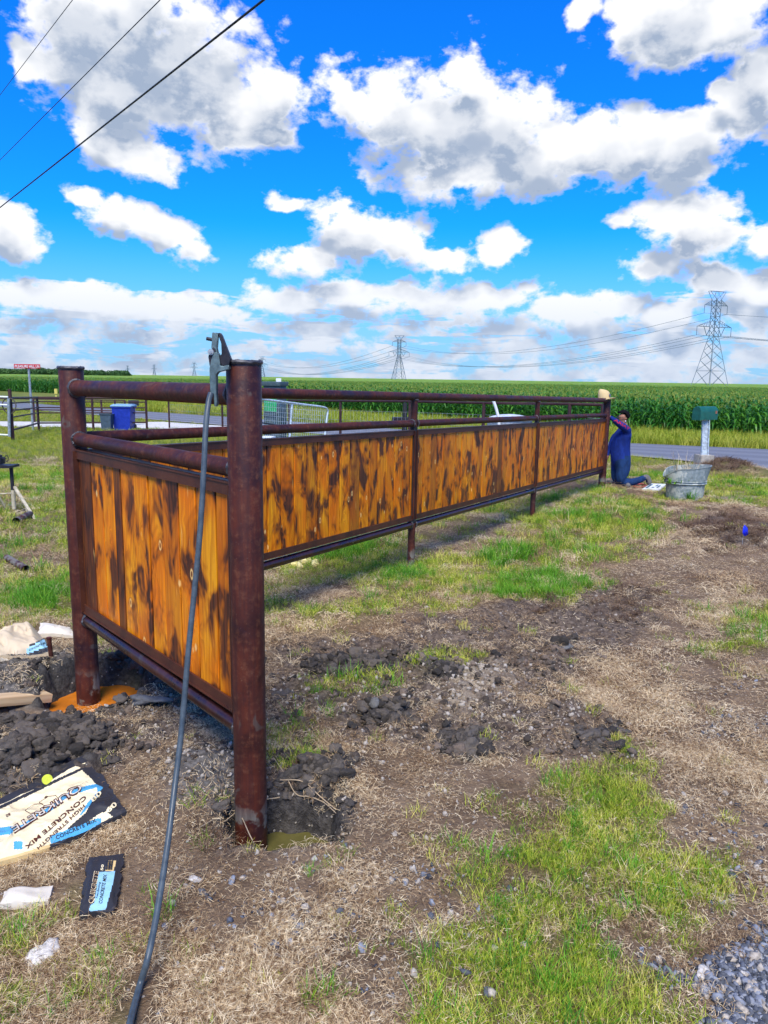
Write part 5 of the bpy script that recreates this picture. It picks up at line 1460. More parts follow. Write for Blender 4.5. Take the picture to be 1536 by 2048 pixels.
def person():
    Y = 12.55
    g0 = Hs(3.85, Y)
    c = at_depth(1240, 960, Y)
    t = thing('person', 'person in blue shirt and jeans kneeling at the end post, hand on the rail', 'person', (c[0], c[1], g0))
    loc = tuple(-k for k in t.location)
    def A(x, y, dy=0.0):
        p = at_depth(x, y, Y + dy); return (float(p[0]), float(p[1]), float(p[2]))
    def Z(p, z): return (p[0], p[1], g0 + z)
    nodes = {
      'pelvis': (A(1243, 925), (0.178, 0.18)), 'waist': (A(1239, 903), (0.215, 0.21)), 'chest': (A(1241, 880), (0.195, 0.195)), 'upper': (A(1247, 862), (0.13, 0.145)),
      'neck': (A(1248, 851), (0.058, 0.058)), 'headlow': (A(1245, 843), (0.068, 0.066)), 'head': (A(1245, 834), (0.080, 0.074)), 'headtop': (A(1246, 826), (0.058, 0.056)),
      'shN': (A(1257, 861, -0.15), 0.075), 'elN': (A(1238, 848, -0.23), 0.056), 'wrN': (A(1223, 836, -0.21), 0.034), 'hdN': (A(1216, 831, -0.20), 0.030), 
      'shF': (A(1244, 862, 0.16), 0.07), 'elF': (A(1226, 876, 0.20), 0.05), 'wrF': (A(1217, 905, 0.10), 0.034), 'hdF': (A(1214, 917, 0.03), 0.032),
      'hipN': (A(1248, 934, -0.09), (0.14, 0.14)), 'knN': (Z(A(1241, 958, -0.13), 0.10), 0.095), 'shinN': (Z(A(1262, 957, -0.12), 0.075), 0.066), 'anN': (Z(A(1285, 952, -0.10), 0.135), 0.055), 'heN': (Z(A(1295, 944, -0.10), 0.185), 0.058), 'toN': (Z(A(1300, 964, -0.10), 0.040), 0.046),
      'hipF': (A(1238, 934, 0.09), (0.14, 0.14)), 'knF': (Z(A(1229, 958, 0.08), 0.095), 0.092), 'shinF': (Z(A(1245, 960, 0.02), 0.07), 0.062), 'anF': (Z(A(1252, 966, -0.20), 0.06), 0.048), 'toF': (Z(A(1259, 970, -0.34), 0.045), 0.040)}
    E_ = [('pelvis', 'waist'), ('waist', 'chest'), ('chest', 'upper'), ('upper', 'neck'), ('neck', 'headlow'), ('headlow', 'head'), ('head', 'headtop'),
          ('upper', 'shN'), ('shN', 'elN'), ('elN', 'wrN'), ('wrN', 'hdN'), ('upper', 'shF'), ('shF', 'elF'), ('elF', 'wrF'), ('wrF', 'hdF'),
          ('pelvis', 'hipN'), ('hipN', 'knN'), ('knN', 'shinN'), ('shinN', 'anN'), ('anN', 'heN'), ('heN', 'toN'), ('pelvis', 'hipF'), ('hipF', 'knF'), ('knF', 'shinF'), ('shinF', 'anF'), ('anF', 'toF')]
    # four fingers and a thumb on each hand
    for h, base, dirs in (('N', A(1216, 831, -0.20), [(-0.055, 0.02, 0.018 - 0.012 * k) for k in range(4)]), ('F', A(1214, 917, 0.03), [(-0.02 + 0.008 * k, -0.03, -0.055) for k in range(4)])):
        for k, d in enumerate(dirs):
            b0 = (base[0] + d[0] * 0.35, base[1] + (k - 1.5) * 0.013, base[2] + d[2] * 0.35); L = (0.9, 1.1, 1.0, 0.8)[k]
            b1 = (b0[0] + d[0] * 0.75 * L, b0[1] + d[1] * 0.3, b0[2] + d[2] * 0.6 * L); b2 = (b1[0] + d[0] * 0.35 * L, b1[1], b1[2] + d[2] * 0.4 * L - 0.020)
            nodes['f%s%da' % (h, k)] = (b0, 0.010); nodes['f%s%db' % (h, k)] = (b1, 0.009); nodes['f%s%dc' % (h, k)] = (b2, 0.008)
            E_ += [('hd' + h, 'f%s%da' % (h, k)), ('f%s%da' % (h, k), 'f%s%db' % (h, k)), ('f%s%db' % (h, k), 'f%s%dc' % (h, k))]
        nodes['th' + h] = ((base[0] - 0.012, base[1] - 0.032, base[2] + 0.012), 0.011); nodes['tt' + h] = ((base[0] - 0.035, base[1] - 0.042, base[2] + 0.004), 0.009)
        E_ += [('hd' + h, 'th' + h), ('th' + h, 'tt' + h)]
    m_shirt = cloth('blue_shirt', (0.008, 0.026, 0.170)); m_jeans = cloth('dark_jeans', (0.010, 0.034, 0.105)); m_skin = simple('skin', (0.33, 0.15, 0.09), 0.6, var=0.12); m_shoe = simple('grey_shoe', (0.13, 0.12, 0.11), 0.8)
    waist_z = nodes['pelvis'][0][2] - 0.01
    def pick(c, k):
        if (k.startswith('hd') or k[0] == 'f' or k[:2] in ('th', 'tt')) and k[-1] != 'N' and 'N' not in k and np.linalg.norm(c - np.array(nodes[k][0])) > 0.05: return 0
        if k in ('head', 'headlow', 'headtop', 'neck') or k.startswith('hd') or k[0] == 'f' or k.startswith('th') or k.startswith('tt'): return 2
        if k in ('heN', 'toN', 'toF'): return 3
        if k in ('hipN', 'hipF', 'knN', 'knF', 'shinN', 'shinF', 'anN', 'anF') or (k == 'pelvis' and c[2] < waist_z): return 1
        return 0
    skin_body(nodes, E_, 'pelvis', [m_shirt, m_jeans, m_skin, m_shoe], pick, 'body', t, loc)
    hc = Vector(A(1247, 831)); m_hair = simple('black_hair', (0.006, 0.005, 0.006), 0.85, spec=0.1, var=0.4, scale=60, bumpd=0.01)
    def cap(name, m, c, r, keep, seed, jit=0.04):
        bm = bmesh.new(); bmesh.ops.create_icosphere(bm, subdivisions=3, radius=1.0); rg = np.random.default_rng(seed)
        bmesh.ops.delete(bm, geom=[v for v in bm.verts if not keep(v.co)], context='VERTS')
        for v in bm.verts: v.co = Vector((v.co.x * r[0], v.co.y * r[1], v.co.z * r[2])) * (1 + rg.normal(0, jit))
        me = bpy.data.meshes.new(name); bm.to_mesh(me); bm.free(); me.materials.append(m); o = finish(name, me, t, 180, tuple(c + Vector(loc)))
        sd = o.modifiers.new('thick', 'SOLIDIFY'); sd.thickness = 0.012; return o
    cap('hair', m_hair, hc, (0.103, 0.092, 0.092), lambda q: q.z > 0.30 or (q.x > 0.15 and q.z > -0.65), 3)
    mb = MB(); e = Vector(A(1240, 836, -0.06))
    mb.box(e + Vector((-0.036, 0.03, 0)), (0.022, 0.085, 0.034), None, 0.006); mb.bar(e + Vector((-0.03, -0.022, 0.006)), e + Vector((0.072, -0.026, 0.002)), 0.008, 0.008); mb.build('sunglasses', M_BLACK, t, 35, loc)
    mb = MB(); mb.tube([e + Vector((-0.050, 0.045, -0.016)), e + Vector((-0.058, 0.05, -0.045)), e + Vector((-0.04, 0.05, -0.05))], [0.007, 0.014, 0.010], 8); mb.build('nose', m_skin, t, 60, loc)
    mb = MB(); mb.lathe([(0.001, -0.012), (0.014, -0.008), (0.017, 0.004), (0.010, 0.012)], 12, (0, 0, 0)); o = mb.build('ear', m_skin, t, 60, tuple(Vector(A(1252, 839, -0.078)) + Vector(loc))); o.rotation_euler = (R(90), 0, 0); o.scale = (1, 1.7, 1)
    mb = MB(); q = Vector(A(1251, 842, -0.095)); mb.box(q, (0.016, 0.01, 0.02), None, 0.004); mb.build('ear_bud', M_WHITE, t, 35, loc)
    # red lettering down the sleeve
    mb = MB(); a = Vector(A(1228, 840, -0.275)); b_ = Vector(A(1258, 859, -0.245)); d = b_ - a
    V, Fc = text_mesh('ARIAT', 0.03); w = V[:, 0].max(); up = Vector((0.35, -0.3, 0.95)).normalized()
    mb.add([a + d * (v[0] / w) + up * (v[1] * 0.055 - 0.012) + Vector((0, -0.012 - 0.03 * math.sin(3.14 * v[0] / w), 0)) for v in V], Fc)
    mb.build('sleeve_print', simple('red_print', (0.62, 0.03, 0.07), 0.6), t, None, loc)
person()

# straw hat resting on the end post
def hat():
    m, tt, b = mat('woven_straw', rough=0.8)
    co = tt.n('ShaderNodeTexCoord').outputs['Object']
    w = tt.n('ShaderNodeTexWave', {'Vector': co, 'Scale': 26.0, 'Distortion': 0.6}, bands_direction='Z').outputs['Fac']
    tt.link(tt.mix(w, (0.52, 0.36, 0.15), (0.74, 0.57, 0.29)), b.inputs['Base Color']); bump(tt, b, w, 0.4, 0.004)
    p = at_depth(1209, 799, 12.26)
    t = thing('straw_hat', 'woven straw sun hat with a round dark badge resting on the end post', 'hat', (p[0], p[1], 1.262 + 0.012)); t.rotation_euler = (R(-4), R(-10), R(20))
    mb = MB(); n = 36; V = []; prof = [(0.086, 0.0), (0.086, 0.045), (0.081, 0.095), (0.070, 0.135), (0.048, 0.155), (0.02, 0.148), (0.001, 0.142)]
    for r, z in prof:
        for j in range(n):
            a = 2 * math.pi * j / n; pinch = 1 - 0.22 * smooth(0.06, 0.155, z) * (abs(math.sin(a)) ** 2)
            V.append((r * math.cos(a) * 1.12, r * math.sin(a) * pinch, z + 0.02 * smooth(0.08, 0.155, z) * math.cos(a) * -1))
    k = len(prof); mb.add(V, [(i * n + j, i * n + (j + 1) % n, (i + 1) * n + (j + 1) % n, (i + 1) * n + j) for i in range(k - 1) for j in range(n)]); mb.build('crown', m, t, 60)
    mb = MB(); V = []; pr = [(0.086, 0.004), (0.115, 0.002), (0.15, -0.004), (0.172, -0.012), (0.172, -0.017), (0.15, -0.010), (0.115, -0.004), (0.086, -0.002)]
    for r, z in pr:
        for j in range(n):
            a = 2 * math.pi * j / n; V.append((r * math.cos(a) * 1.06, r * math.sin(a) * 0.92, z + 0.028 * abs(math.sin(a)) ** 2 * smooth(0.09, 0.17, r)))
    k = len(pr); mb.add(V, [(i * n + j, i * n + (j + 1) % n, ((i + 1) % k) * n + (j + 1) % n, ((i + 1) % k) * n + j) for i in range(k) for j in range(n)]); mb.build('brim', m, t, 60)
    mb = MB(); mb.lathe([(0.0875, 0.004), (0.0885, 0.006), (0.0885, 0.012), (0.0875, 0.014)], n, sx=1.12); mb.build('hat_band', simple('dark_band', (0.10, 0.08, 0.05), 0.7), t)
    mb = MB(); c = Vector((0.045, -0.083, 0.055)); mb.tube([c, c + Vector((0.004, -0.008, 0))], 0.021, 20); mb.build('badge', simple('slate_badge', (0.09, 0.11, 0.15), 0.5), t)
hat()

# things on the ground beside the person
p = [at_ground(*q) for q in ((1302, 971), (1333, 972), (1318, 983), (1284, 981))]; c = np.mean(p, axis=0)
t = thing('white_package', 'flat white printed package lying on the ground behind the kneeling person', 'package', (c[0], c[1], Hs(c[0], c[1])))
mb = MB(); L_ = tuple(-k for k in t.location); zt = c[2] + 0.03
mb.add([(q[0], q[1], zt - 0.035) for q in p] + [(q[0], q[1], zt) for q in p], [(3, 2, 1, 0), (4, 5, 6, 7), (0, 1, 5, 4), (1, 2, 6, 5), (2, 3, 7, 6), (3, 0, 4, 7)]); mb.build('sleeve', M_WHITE, t, None, L_)
mb = MB()
for (u0, v0, u1, v1) in ((.08, .15, .22, .85), (.5, .2, .62, .5), (.68, .3, .8, .75), (.4, .6, .55, .75)):
    f = lambda u, v: tuple((np.array(p[0]) * (1 - u) * (1 - v) + np.array(p[1]) * u * (1 - v) + np.array(p[2]) * u * v + np.array(p[3]) * (1 - u) * v)[:2]) + (zt + 0.003,)
    mb.add([f(u0, v0), f(u1, v0), f(u1, v1), f(u0, v1)], [(3, 2, 1, 0)])
mb.build('printed_marks', simple('dark_teal_print', (0.05, 0.12, 0.14), 0.6), t, None, L_)
mb = MB(); q = [at_ground(x, y) for x, y in ((1214, 969), (1230, 968), (1250, 971), (1268, 974), (1282, 970), (1292, 974), (1276, 977), (1264, 973), (1280, 967))]
mb.tube(spline([(a[0], a[1], Hs(a[0], a[1]) + 0.02) for a in q], 5), 0.013, 8)
tag(mb.build('red_cord', simple('red_cord', (0.42, 0.075, 0.05), 0.6)), 'red cord coiled on the ground at the kneeling person\'s feet', 'cord')

# ------------------------------------------------------------------ galvanised tub planter
def tub():
    c = at_ground(1383, 1003); c[1] += 0.28; g = Hs(c[0], c[1])
    m, tt, b = mat('weathered_zinc', rough=0.6, metal=0.25)
    co = tt.n('ShaderNodeTexCoord').outputs['Object']; n1 = tt.noise(co, 7, 5, 0.7, 0.8); n2 = tt.noise(co, 26, 4, 0.6)
    k = tt.mix(tt.ramp(n2, 0.3, 0.7), (0.190, 0.235, 0.225), (0.310, 0.350, 0.335)); k = tt.mix(tt.ramp(n1, 0.50, 0.58, 0, 0.75), k, (0.56, 0.57, 0.48)); k = tt.mix(tt.ramp(n1, 0.40, 0.32, 0, 0.5), k, (0.10, 0.115, 0.10)); tt.link(k, b.inputs['Base Color'])
    t = thing('tub_planter', 'battered galvanised tub planter with a bent rim, weeds growing in it', 'tub', (c[0], c[1], g))
    S = c[1] / F * 1.0; W = 38 * S; H1 = 33 * S
    n = 56; prof = [(0.93, -0.04), (0.965, H1 * 0.4), (1.0, H1 * 0.93), (1.045, H1 * 0.97), (1.05, H1 * 1.03), (1.02, H1 * 1.09), (1.055, H1 * 1.13), (1.06, H1 * 1.2)]
    mb = MB(); V = []
    def rim(a):  # bent rim: folded low on the left, high elsewhere and flared out on the right
        low = math.exp(-((((a - math.pi + math.pi) % (2 * math.pi)) - math.pi) / 0.62) ** 2)
        return H1 * 1.24 + 21 * S * (1 - 0.9 * low) + 5 * S * max(0, math.cos(a)), 1.06 + 0.20 * max(0, math.cos(a)) ** 2 + 0.10 * low
    rows = []
    for r, z in prof: rows.append([(W * r * math.cos(a), W * r * 0.82 * math.sin(a), z) for a in np.linspace(0, 2 * math.pi, n, endpoint=False)])
    for f in (0.35, 0.7, 1.0):
        rows.append([(W * (1.06 + (rim(a)[1] - 1.06) * f) * math.cos(a), W * 0.82 * (1.06 + (rim(a)[1] - 1.06) * f * 0.6) * math.sin(a), H1 * 1.2 + (rim(a)[0] - H1 * 1.2) * f) for a in np.linspace(0, 2 * math.pi, n, endpoint=False)])
    lip = rows[-1]; rows.append([(x * 1.03, y * 1.03, z + 0.006) for x, y, z in lip]); rows.append([(x * 1.03, y * 1.03, z + 0.014) for x, y, z in lip]); rows.append([(x * 0.985, y * 0.985, z + 0.012) for x, y, z in lip])
    for rw in (rows[9], rows[8], rows[7]): rows.append([(x * 0.972, y * 0.972, z) for x, y, z in rw])
    rows.append([(W * 0.93 * math.cos(a), W * 0.77 * math.sin(a), H1 * 0.9) for a in np.linspace(0, 2 * math.pi, n, endpoint=False)])
    for rw in rows: V += rw
    k = len(rows); mb.add(V, [(i * n + j, i * n + (j + 1) % n, (i + 1) * n + (j + 1) % n, (i + 1) * n + j) for i in range(k - 1) for j in range(n)]); mb.build('wall', m, t, 40)
    for z in (H1 * 0.99, H1 * 1.12):
        mb = MB(); mb.tube([(W * 1.055 * math.cos(a), W * 0.82 * 1.055 * math.sin(a), z) for a in np.linspace(0, 2 * math.pi, n + 1)], 0.009, 8, caps=False); mb.build('hoop', m, t, 60)
    mb = MB(); mb.lathe([(W * 0.95, H1 * 0.98), (W * 0.5, H1 * 1.05), (0.001, H1 * 1.08)], 30, sy=0.82); mb.build('soil', M_SOIL, t, 60)
    def weed(name, label, x, y, z, parts, me, sc, top=True):
        o = bpy.data.objects.new(name, me); scene.collection.objects.link(o); o.location = (x, y, z); o.scale = [sc] * 3; return tag(o, label, 'weed')
    weed('weed', 'low green weed clump at the bent low rim of the tub', c[0] - W * 0.62, c[1] - 0.05, g + H1 * 1.02, 0, blade_mesh('weed', 70, 0.16, 0.16, 0.016, 0.7, 501, M_LUSH), 1.0)
    weed('weed', 'tall dry grass stalks standing in the tub', c[0] + W * 0.06, c[1] + 0.05, g + H1 * 1.0, 0, blade_mesh('weed', 60, 0.16, 0.46, 0.009, 0.30, 502, M_STRAW, droop=0.25), 1.0)
    weed('weed', 'green weed growing against the base of the tub', c[0] - 0.01, c[1] - W * 0.84, Hs(c[0], c[1] - W * 0.84), 0, blade_mesh('weed', 50, 0.07, 0.20, 0.012, 0.35, 503, M_LUSH), 1.0)
tub()

# ------------------------------------------------------------------ mailbox on a post
def mailbox():
    g = at_ground(1407, 926); Y = g[1]; t = thing('mailbox', 'green metal mailbox on a pale galvanised post set in a concrete block', 'mailbox', (g[0], g[1], Hs(g[0], g[1]))); loc = tuple(-k for k in t.location)
    A = lambda x, y: Vector(at_depth(x, y, Y)); u = Y / F
    m_green = simple('green_enamel', (0.012, 0.100, 0.072), 0.4, var=0.25)
    b = A(1407, 926); b.z = t.location.z
    mb = MB(); mb.box(b + Vector((0, 0, 0.03)), (28 * u, 28 * u, 30 * u * 0.9), R_(8), 0.012); mb.build('concrete_base', simple('concrete', (0.36, 0.32, 0.26), 0.9, var=0.3), t, 35, loc)
    top = A(1410.5, 838)
    mb = MB(); mb.bar(b, top, 0.115, 0.05, up=(0, 1, 0)); 
    for s in (-1, 1): mb.bar(b + Vector((s * 0.062, -0.035, 0)), top + Vector((s * 0.062, -0.035, 0)), 0.016, 0.05, up=(0, 1, 0))
    mb.build('post', galv_mat('pale_zinc', (0.55, 0.62, 0.66), 0.5, 0.25), t, 35, loc)
    c = A(1411, 826); d = Vector((0.80, 0.45, 0)).normalized()    # long axis of the box
    s = Vector((-d.y, d.x, 0)); Lh = 25 * u; w = 0.095; hh = 13 * u
    prof = [(-w, -hh), (w, -hh)] + [(w * math.cos(a), hh * 0.15 + (hh * 0.85) * math.sin(a)) for a in np.linspace(0, math.pi, 11)]
    mb = MB(); n = len(prof)
    V = [c + d * k * Lh + s * x + Vector((0, 0, z)) for k in (-1, 1) for x, z in prof]
    mb.add(V, [(i, (i + 1) % n, n + (i + 1) % n, n + i) for i in range(n)] + [tuple(range(n, 2 * n))]); mb.build('box', m_green, t, 40, loc)
    mb = MB(); V = [c + d * k + s * x * 1.05 + Vector((0, 0, z * 1.04)) for k in (-Lh - 0.012, -Lh + 0.03) for x, z in prof]
    mb.add(V, [(i, (i + 1) % n, n + (i + 1) % n, n + i) for i in range(n)] + [tuple(range(n - 1, -1, -1))]); mb.build('door', m_green, t, 40, loc)
    mb = MB(); q = c + d * Lh * 0.72 - s * (w + 0.006) + Vector((0, 0, -0.01)); mb.bar(q, q + Vector((0, 0, 0.055)), 0.05, 0.006, up=d); mb.build('flag', simple('faded_red', (0.45, 0.16, 0.10), 0.6), t, 35, loc)
def R_(deg): return Matrix.Rotation(R(deg), 3, 'Z')
mailbox()
# survey flag
g = at_ground(1484, 1090); mb = MB(); top = Vector(at_depth(1489, 1050, g[1])); c0 = Vector((g[0], g[1], Hs(g[0], g[1])))
t = thing('marker_flag', 'small bright blue plastic marker flag on a wire in the straw heap', 'flag', tuple(c0)); loc = tuple(-k for k in c0)
mb.tube([c0 - Vector((0, 0, .05)), top], 0.0022, 6); mb.build('wire', M_GALV, t, 35, loc)
mb = MB(); A = lambda x, y, dy=0: Vector(at_depth(x, y, g[1] + dy)); mb.add([A(1489, 1050), A(1495, 1056, .02), A(1496, 1068, .03), A(1490, 1073, .01), A(1485, 1067, -.02), A(1486, 1056, -.01)], [(0, 1, 2, 3, 4, 5)])
o = mb.build('flag', simple('blue_plastic', (0.01, 0.03, 0.80), 0.4, var=.1), t, 35, loc); sd = o.modifiers.new('t', 'SOLIDIFY'); sd.thickness = 0.002

# ------------------------------------------------------------------ yard fence, gate, bins, cabinet behind
M_DRUST = simple('dark_rust', (0.050, 0.020, 0.020), 0.6, 0.1, var=0.4, scale=6)
def yard_fence():
    P = [at_ground(26, 880), at_ground(78, 862), at_ground(187, 861), at_ground(294, 860)]
    P = [np.array([p[0], p[1], Hbase(p[0], p[1])]) for p in P]
    t = thing('yard_fence', 'dark rusty five-rail pipe fence beside the white drive', 'fence', tuple(P[0])); loc = tuple(-k for k in t.location)
    for k, p in enumerate(P):
        mb = MB(); mb.tube([p - (0, 0, .3), p + (0, 0, 1.52 if k == 0 else 1.27)], 0.052 if k == 0 else 0.045, 14); mb.build('post', M_DRUST, t, 35, loc)
    for h, r in ((1.25, 0.040), (1.10, 0.024), (0.88, 0.024), (0.68, 0.024), (0.30, 0.030)):
        for a, b in zip(P[:-1], P[1:]):
            mb = MB(); mb.tube([a + (0, 0, h), b + (0, 0, h)], r, 10); mb.build('rail', M_DRUST, t, 35, loc)
    # second run behind, seen between the rails
    Q = [at_depth(x, y, 34.5) for x, y in ((70, 858), (205, 857), (232, 857), (252, 857))]
    t2 = thing('back_fence', 'farther pipe fence seen through the rails of the yard fence', 'fence', (Q[0][0], Q[0][1], -0.62)); loc = tuple(-k for k in t2.location)
    for q in Q:
        mb = MB(); mb.tube([(q[0], q[1], -0.7), (q[0], q[1], 0.42)], 0.045, 12); mb.build('post', M_DRUST, t2, 35, loc)
    for h in (0.42, -0.05):
        mb = MB(); mb.tube([(Q[0][0] - 8, Q[0][1], h), (Q[-1][0], Q[-1][1], h)], 0.028, 10); mb.build('rail', M_DRUST, t2, 35, loc)
    # ring hanging on the gate post
    c = Vector(P[0]) + Vector((0, -0.09, 1.02)); mb = MB()
    mb.tube([c + Vector((math.cos(a) * 0.20, 0.02 * math.sin(2 * a), math.sin(a) * 0.23)) for a in np.linspace(0, 6.283, 33)], 0.017, 10, caps=False)
    tag(mb.build('coiled_hose', simple('dull_hose', (0.075, 0.065, 0.045), .6)), 'dull ring of coiled hose hanging on the tall gate post', 'hose')
    # white tubular gate
    A = lambda x, y: Vector(at_depth(x, y, P[0][1] - 0.15)); g = thing('farm_gate', 'white tubular farm gate hung beside the tall gate post', 'gate', tuple(A(17, 873))); loc = tuple(-k for k in g.location)
    mb = MB(); mb.tube([A(17, 797), A(19, 873)], 0.042, 12); mb.build('stile', M_GALV, g, 35, loc)
    for y0, y1 in ((791, 794), (807, 810), (866, 870)):
        mb = MB(); mb.tube([A(-170, y0 - 6), A(16, y1)], 0.024, 10); mb.build('rail', M_WHITE, g, 35, loc)
yard_fence()

def wire_fence():
    spec = [(337, 797, 32.0), (444, 799, 28.5), (578, 801, 24.0), (681, 802, 21.5), (820, 803, 19.0), (968, 806, 17.0), (1140, 808, 15.4), (1206, 810, 14.9)]
    P = []
    for x, y, Y in spec:
        q = at_depth(x, y, Y); P.append((np.array([q[0], q[1], Hbase(q[0], q[1])]), q[2]))
    t = thing('wire_fence', 'pipe-post fence strung with square wire mesh behind the boarded fence', 'fence', tuple(P[0][0])); loc = tuple(-k for k in t.location)
    for k, (b, zt) in enumerate(P):
        mb = MB(); mb.tube([b - (0, 0, .3), (b[0], b[1], zt)], 0.037, 12); mb.build('post', M_DRUST, t, 35, loc)
    for (a, za), (b, zb) in zip(P[2:-1], P[3:]):
        mb = MB(); mb.tube([(a[0], a[1], za), (b[0], b[1], zb)], 0.030, 10); mb.build('rail', M_DRUST, t, 35, loc)
    for (a, za), (b, zb) in zip(P[:-1], P[1:]):
        mb = MB(); n = 5
        for k in range(1, n):
            f = k / n; mb.tube([(a[0], a[1], a[2] + (za - a[2]) * f), (b[0], b[1], b[2] + (zb - b[2]) * f)], 0.0032, 4)
        L = np.linalg.norm((b - a)[:2]); m = int(L / 0.16)
        for k in range(1, m):
            f = k / m; q = a + (b - a) * f; zz_ = za + (zb - za) * f; mb.tube([(q[0], q[1], q[2] + .05), (q[0], q[1], q[2] + (zz_ - q[2]) * 0.8)], 0.0022, 3)
        mb.build('wire_mesh', M_GALV, t, None, loc)
    # galvanised mesh gate standing open
    Yl, Yr = 16.5, 19.0; fr = lambda x: Yl + (Yr - Yl) * (x - 520) / 135
    A = lambda x, y: Vector(at_depth(x, y, fr(x))); g = thing('mesh_gate', 'galvanised tube gate with wire mesh standing open in front of the cabinet', 'gate', tuple(A(583, 880))); loc = tuple(-k for k in g.location)
    m_g = galv_mat('bright_zinc', (0.62, 0.70, 0.72), 0.45, 0.3)
    mb = MB(); mb.tube(spline([A(470, 792), A(520, 798), A(600, 808), A(645, 814), A(655, 820), A(654, 835), A(648, 885)], 6), 0.024, 10); mb.build('frame', m_g, g, 60, loc)
    mb = MB(); mb.tube([A(470, 874), A(560, 880), A(648, 885)], 0.024, 10); mb.build('frame', m_g, g, 60, loc)
    mb = MB(); mb.tube([A(584, 806), A(579, 882)], 0.026, 10); mb.build('stile', m_g, g, 60, loc)
    mb = MB(); mb.tube([A(520, 845), A(575, 853)], 0.014, 8); mb.build('latch_bar', M_DARK, g, 60, loc)
    mb = MB()
    for x in np.arange(478, 652, 4.2): mb.tube([A(x, 800 + (x - 520) * 0.12), A(x - 2, 880)], 0.0035, 4)
    for y in np.arange(806, 884, 9): mb.tube([A(474, y - 6), A(651, y + 8)], 0.0030, 4)
    mb.build('wire_mesh', m_g, g, None, loc)
wire_fence()

def cabinet():
    Y = 22.0; u = Y / F; c = at_depth(551, 850, Y); g = Hbase(c[0], c[1]); top = at_depth(551, 764, Y)[2]
    t = thing('utility_cabinet', 'grey-green utility cabinet with a bright green front panel and paper on its lid', 'cabinet', (c[0], c[1], g)); h = top - g
    m_c = simple('slate_paint', (0.055, 0.085, 0.095), 0.5); rz = R_(-22)
    mb = MB(); mb.box((0, 0, h * 0.47), (36 * u, 0.40, h * 0.94), rz, 0.02); mb.build('body', m_c, t)
    mb = MB(); mb.box((0, 0, h - 0.05), (42 * u, 0.50, 0.12), rz, 0.02); mb.build('lid', m_c, t)
    mb = MB(); zc_ = top - 44 * u - g; mb.box(rz @ Vector((-0.03, -0.215, 0)) + Vector((0, 0, zc_)), (27 * u, 0.03, 27 * u), rz, 0.005); mb.build('panel', simple('bright_green', (0.03, 0.34, 0.11), 0.5), t)
    mb = MB(); mb.box(rz @ Vector((-0.03, -0.22, 0)) + Vector((0, 0, zc_ - 0.27)), (30 * u, 0.06, 0.06), rz, 0.005); mb.build('shelf', m_c, t)
    mb = MB(); mb.box((0.10, 0.0, h + 0.055), (0.15, 0.01, 0.10), R_(-10), 0); mb.build('paper', M_WHITE, t)
    c2 = at_depth(537, 868, 20.6); t2 = MB(); t2.box((0, 0, 0.17), (0.30, 0.26, 0.34), R_(-12), 0.01)
    tag(t2.build('white_box', M_WHITE, None, 35, (c2[0], c2[1], Hbase(c2[0], c2[1]))), 'white box standing at the foot of the utility cabinet', 'box')
    # dark post with a tray
    q = at_depth(810, 806, 20.0); g = Hbase(q[0], q[1]); t = thing('tray_post', 'thick dark post with a tray near its foot behind the boarded fence', 'post', (q[0], q[1], g))
    mb = MB(); mb.tube([(0, 0, -.1), (0, 0, q[2] - g)], [0.085, 0.055], 12); mb.build('post', M_BLACK, t); mb = MB(); z = at_depth(810, 838, 20.0)[2] - g; mb.box((-0.06, 0, z), (0.50, 0.3, 0.09), R_(8), 0.01); mb.build('tray', M_DARK, t)
    # pale domed tank
    Y = 16.2; u = Y / F; q = at_depth(1020, 828, Y); g = Hbase(q[0], q[1]); hh = q[2] - g; r = 44 * u
    t = thing('stock_tank', 'pale metal tank with a domed lid behind the middle of the boarded fence', 'tank', (q[0], q[1], g))
    mb = MB(); mb.lathe([(r, -0.03), (r, hh * 0.45), (r * 1.02, hh * 0.47), (r, hh * 0.5), (r, hh * 0.88), (r * 1.04, hh * 0.9)], 40); mb.build('wall', M_GALV, t)
    mb = MB(); mb.lathe([(r * 1.05, hh * 0.885), (r * 1.05, hh * 0.91), (r * 0.8, hh * 0.955), (r * 0.45, hh * 0.985), (0.001, hh)], 40); mb.build('lid', galv_mat('pale_lid', (0.66, 0.70, 0.74), 0.4, 0.2), t)
    a = Vector(at_depth(987, 802, 15.6)); b = Vector(at_depth(998, 850, 15.6)); mb = MB(); mb.tube(spline([a, a.lerp(b, .4) + Vector((0.02, 0, 0)), b, (b.x + .02, b.y, Hbase(b.x, b.y))], 5), 0.03, 10)
    tag(mb.build('white_pipe', M_WHITE), 'curved white plastic pipe standing beside the domed tank', 'pipe')
cabinet()

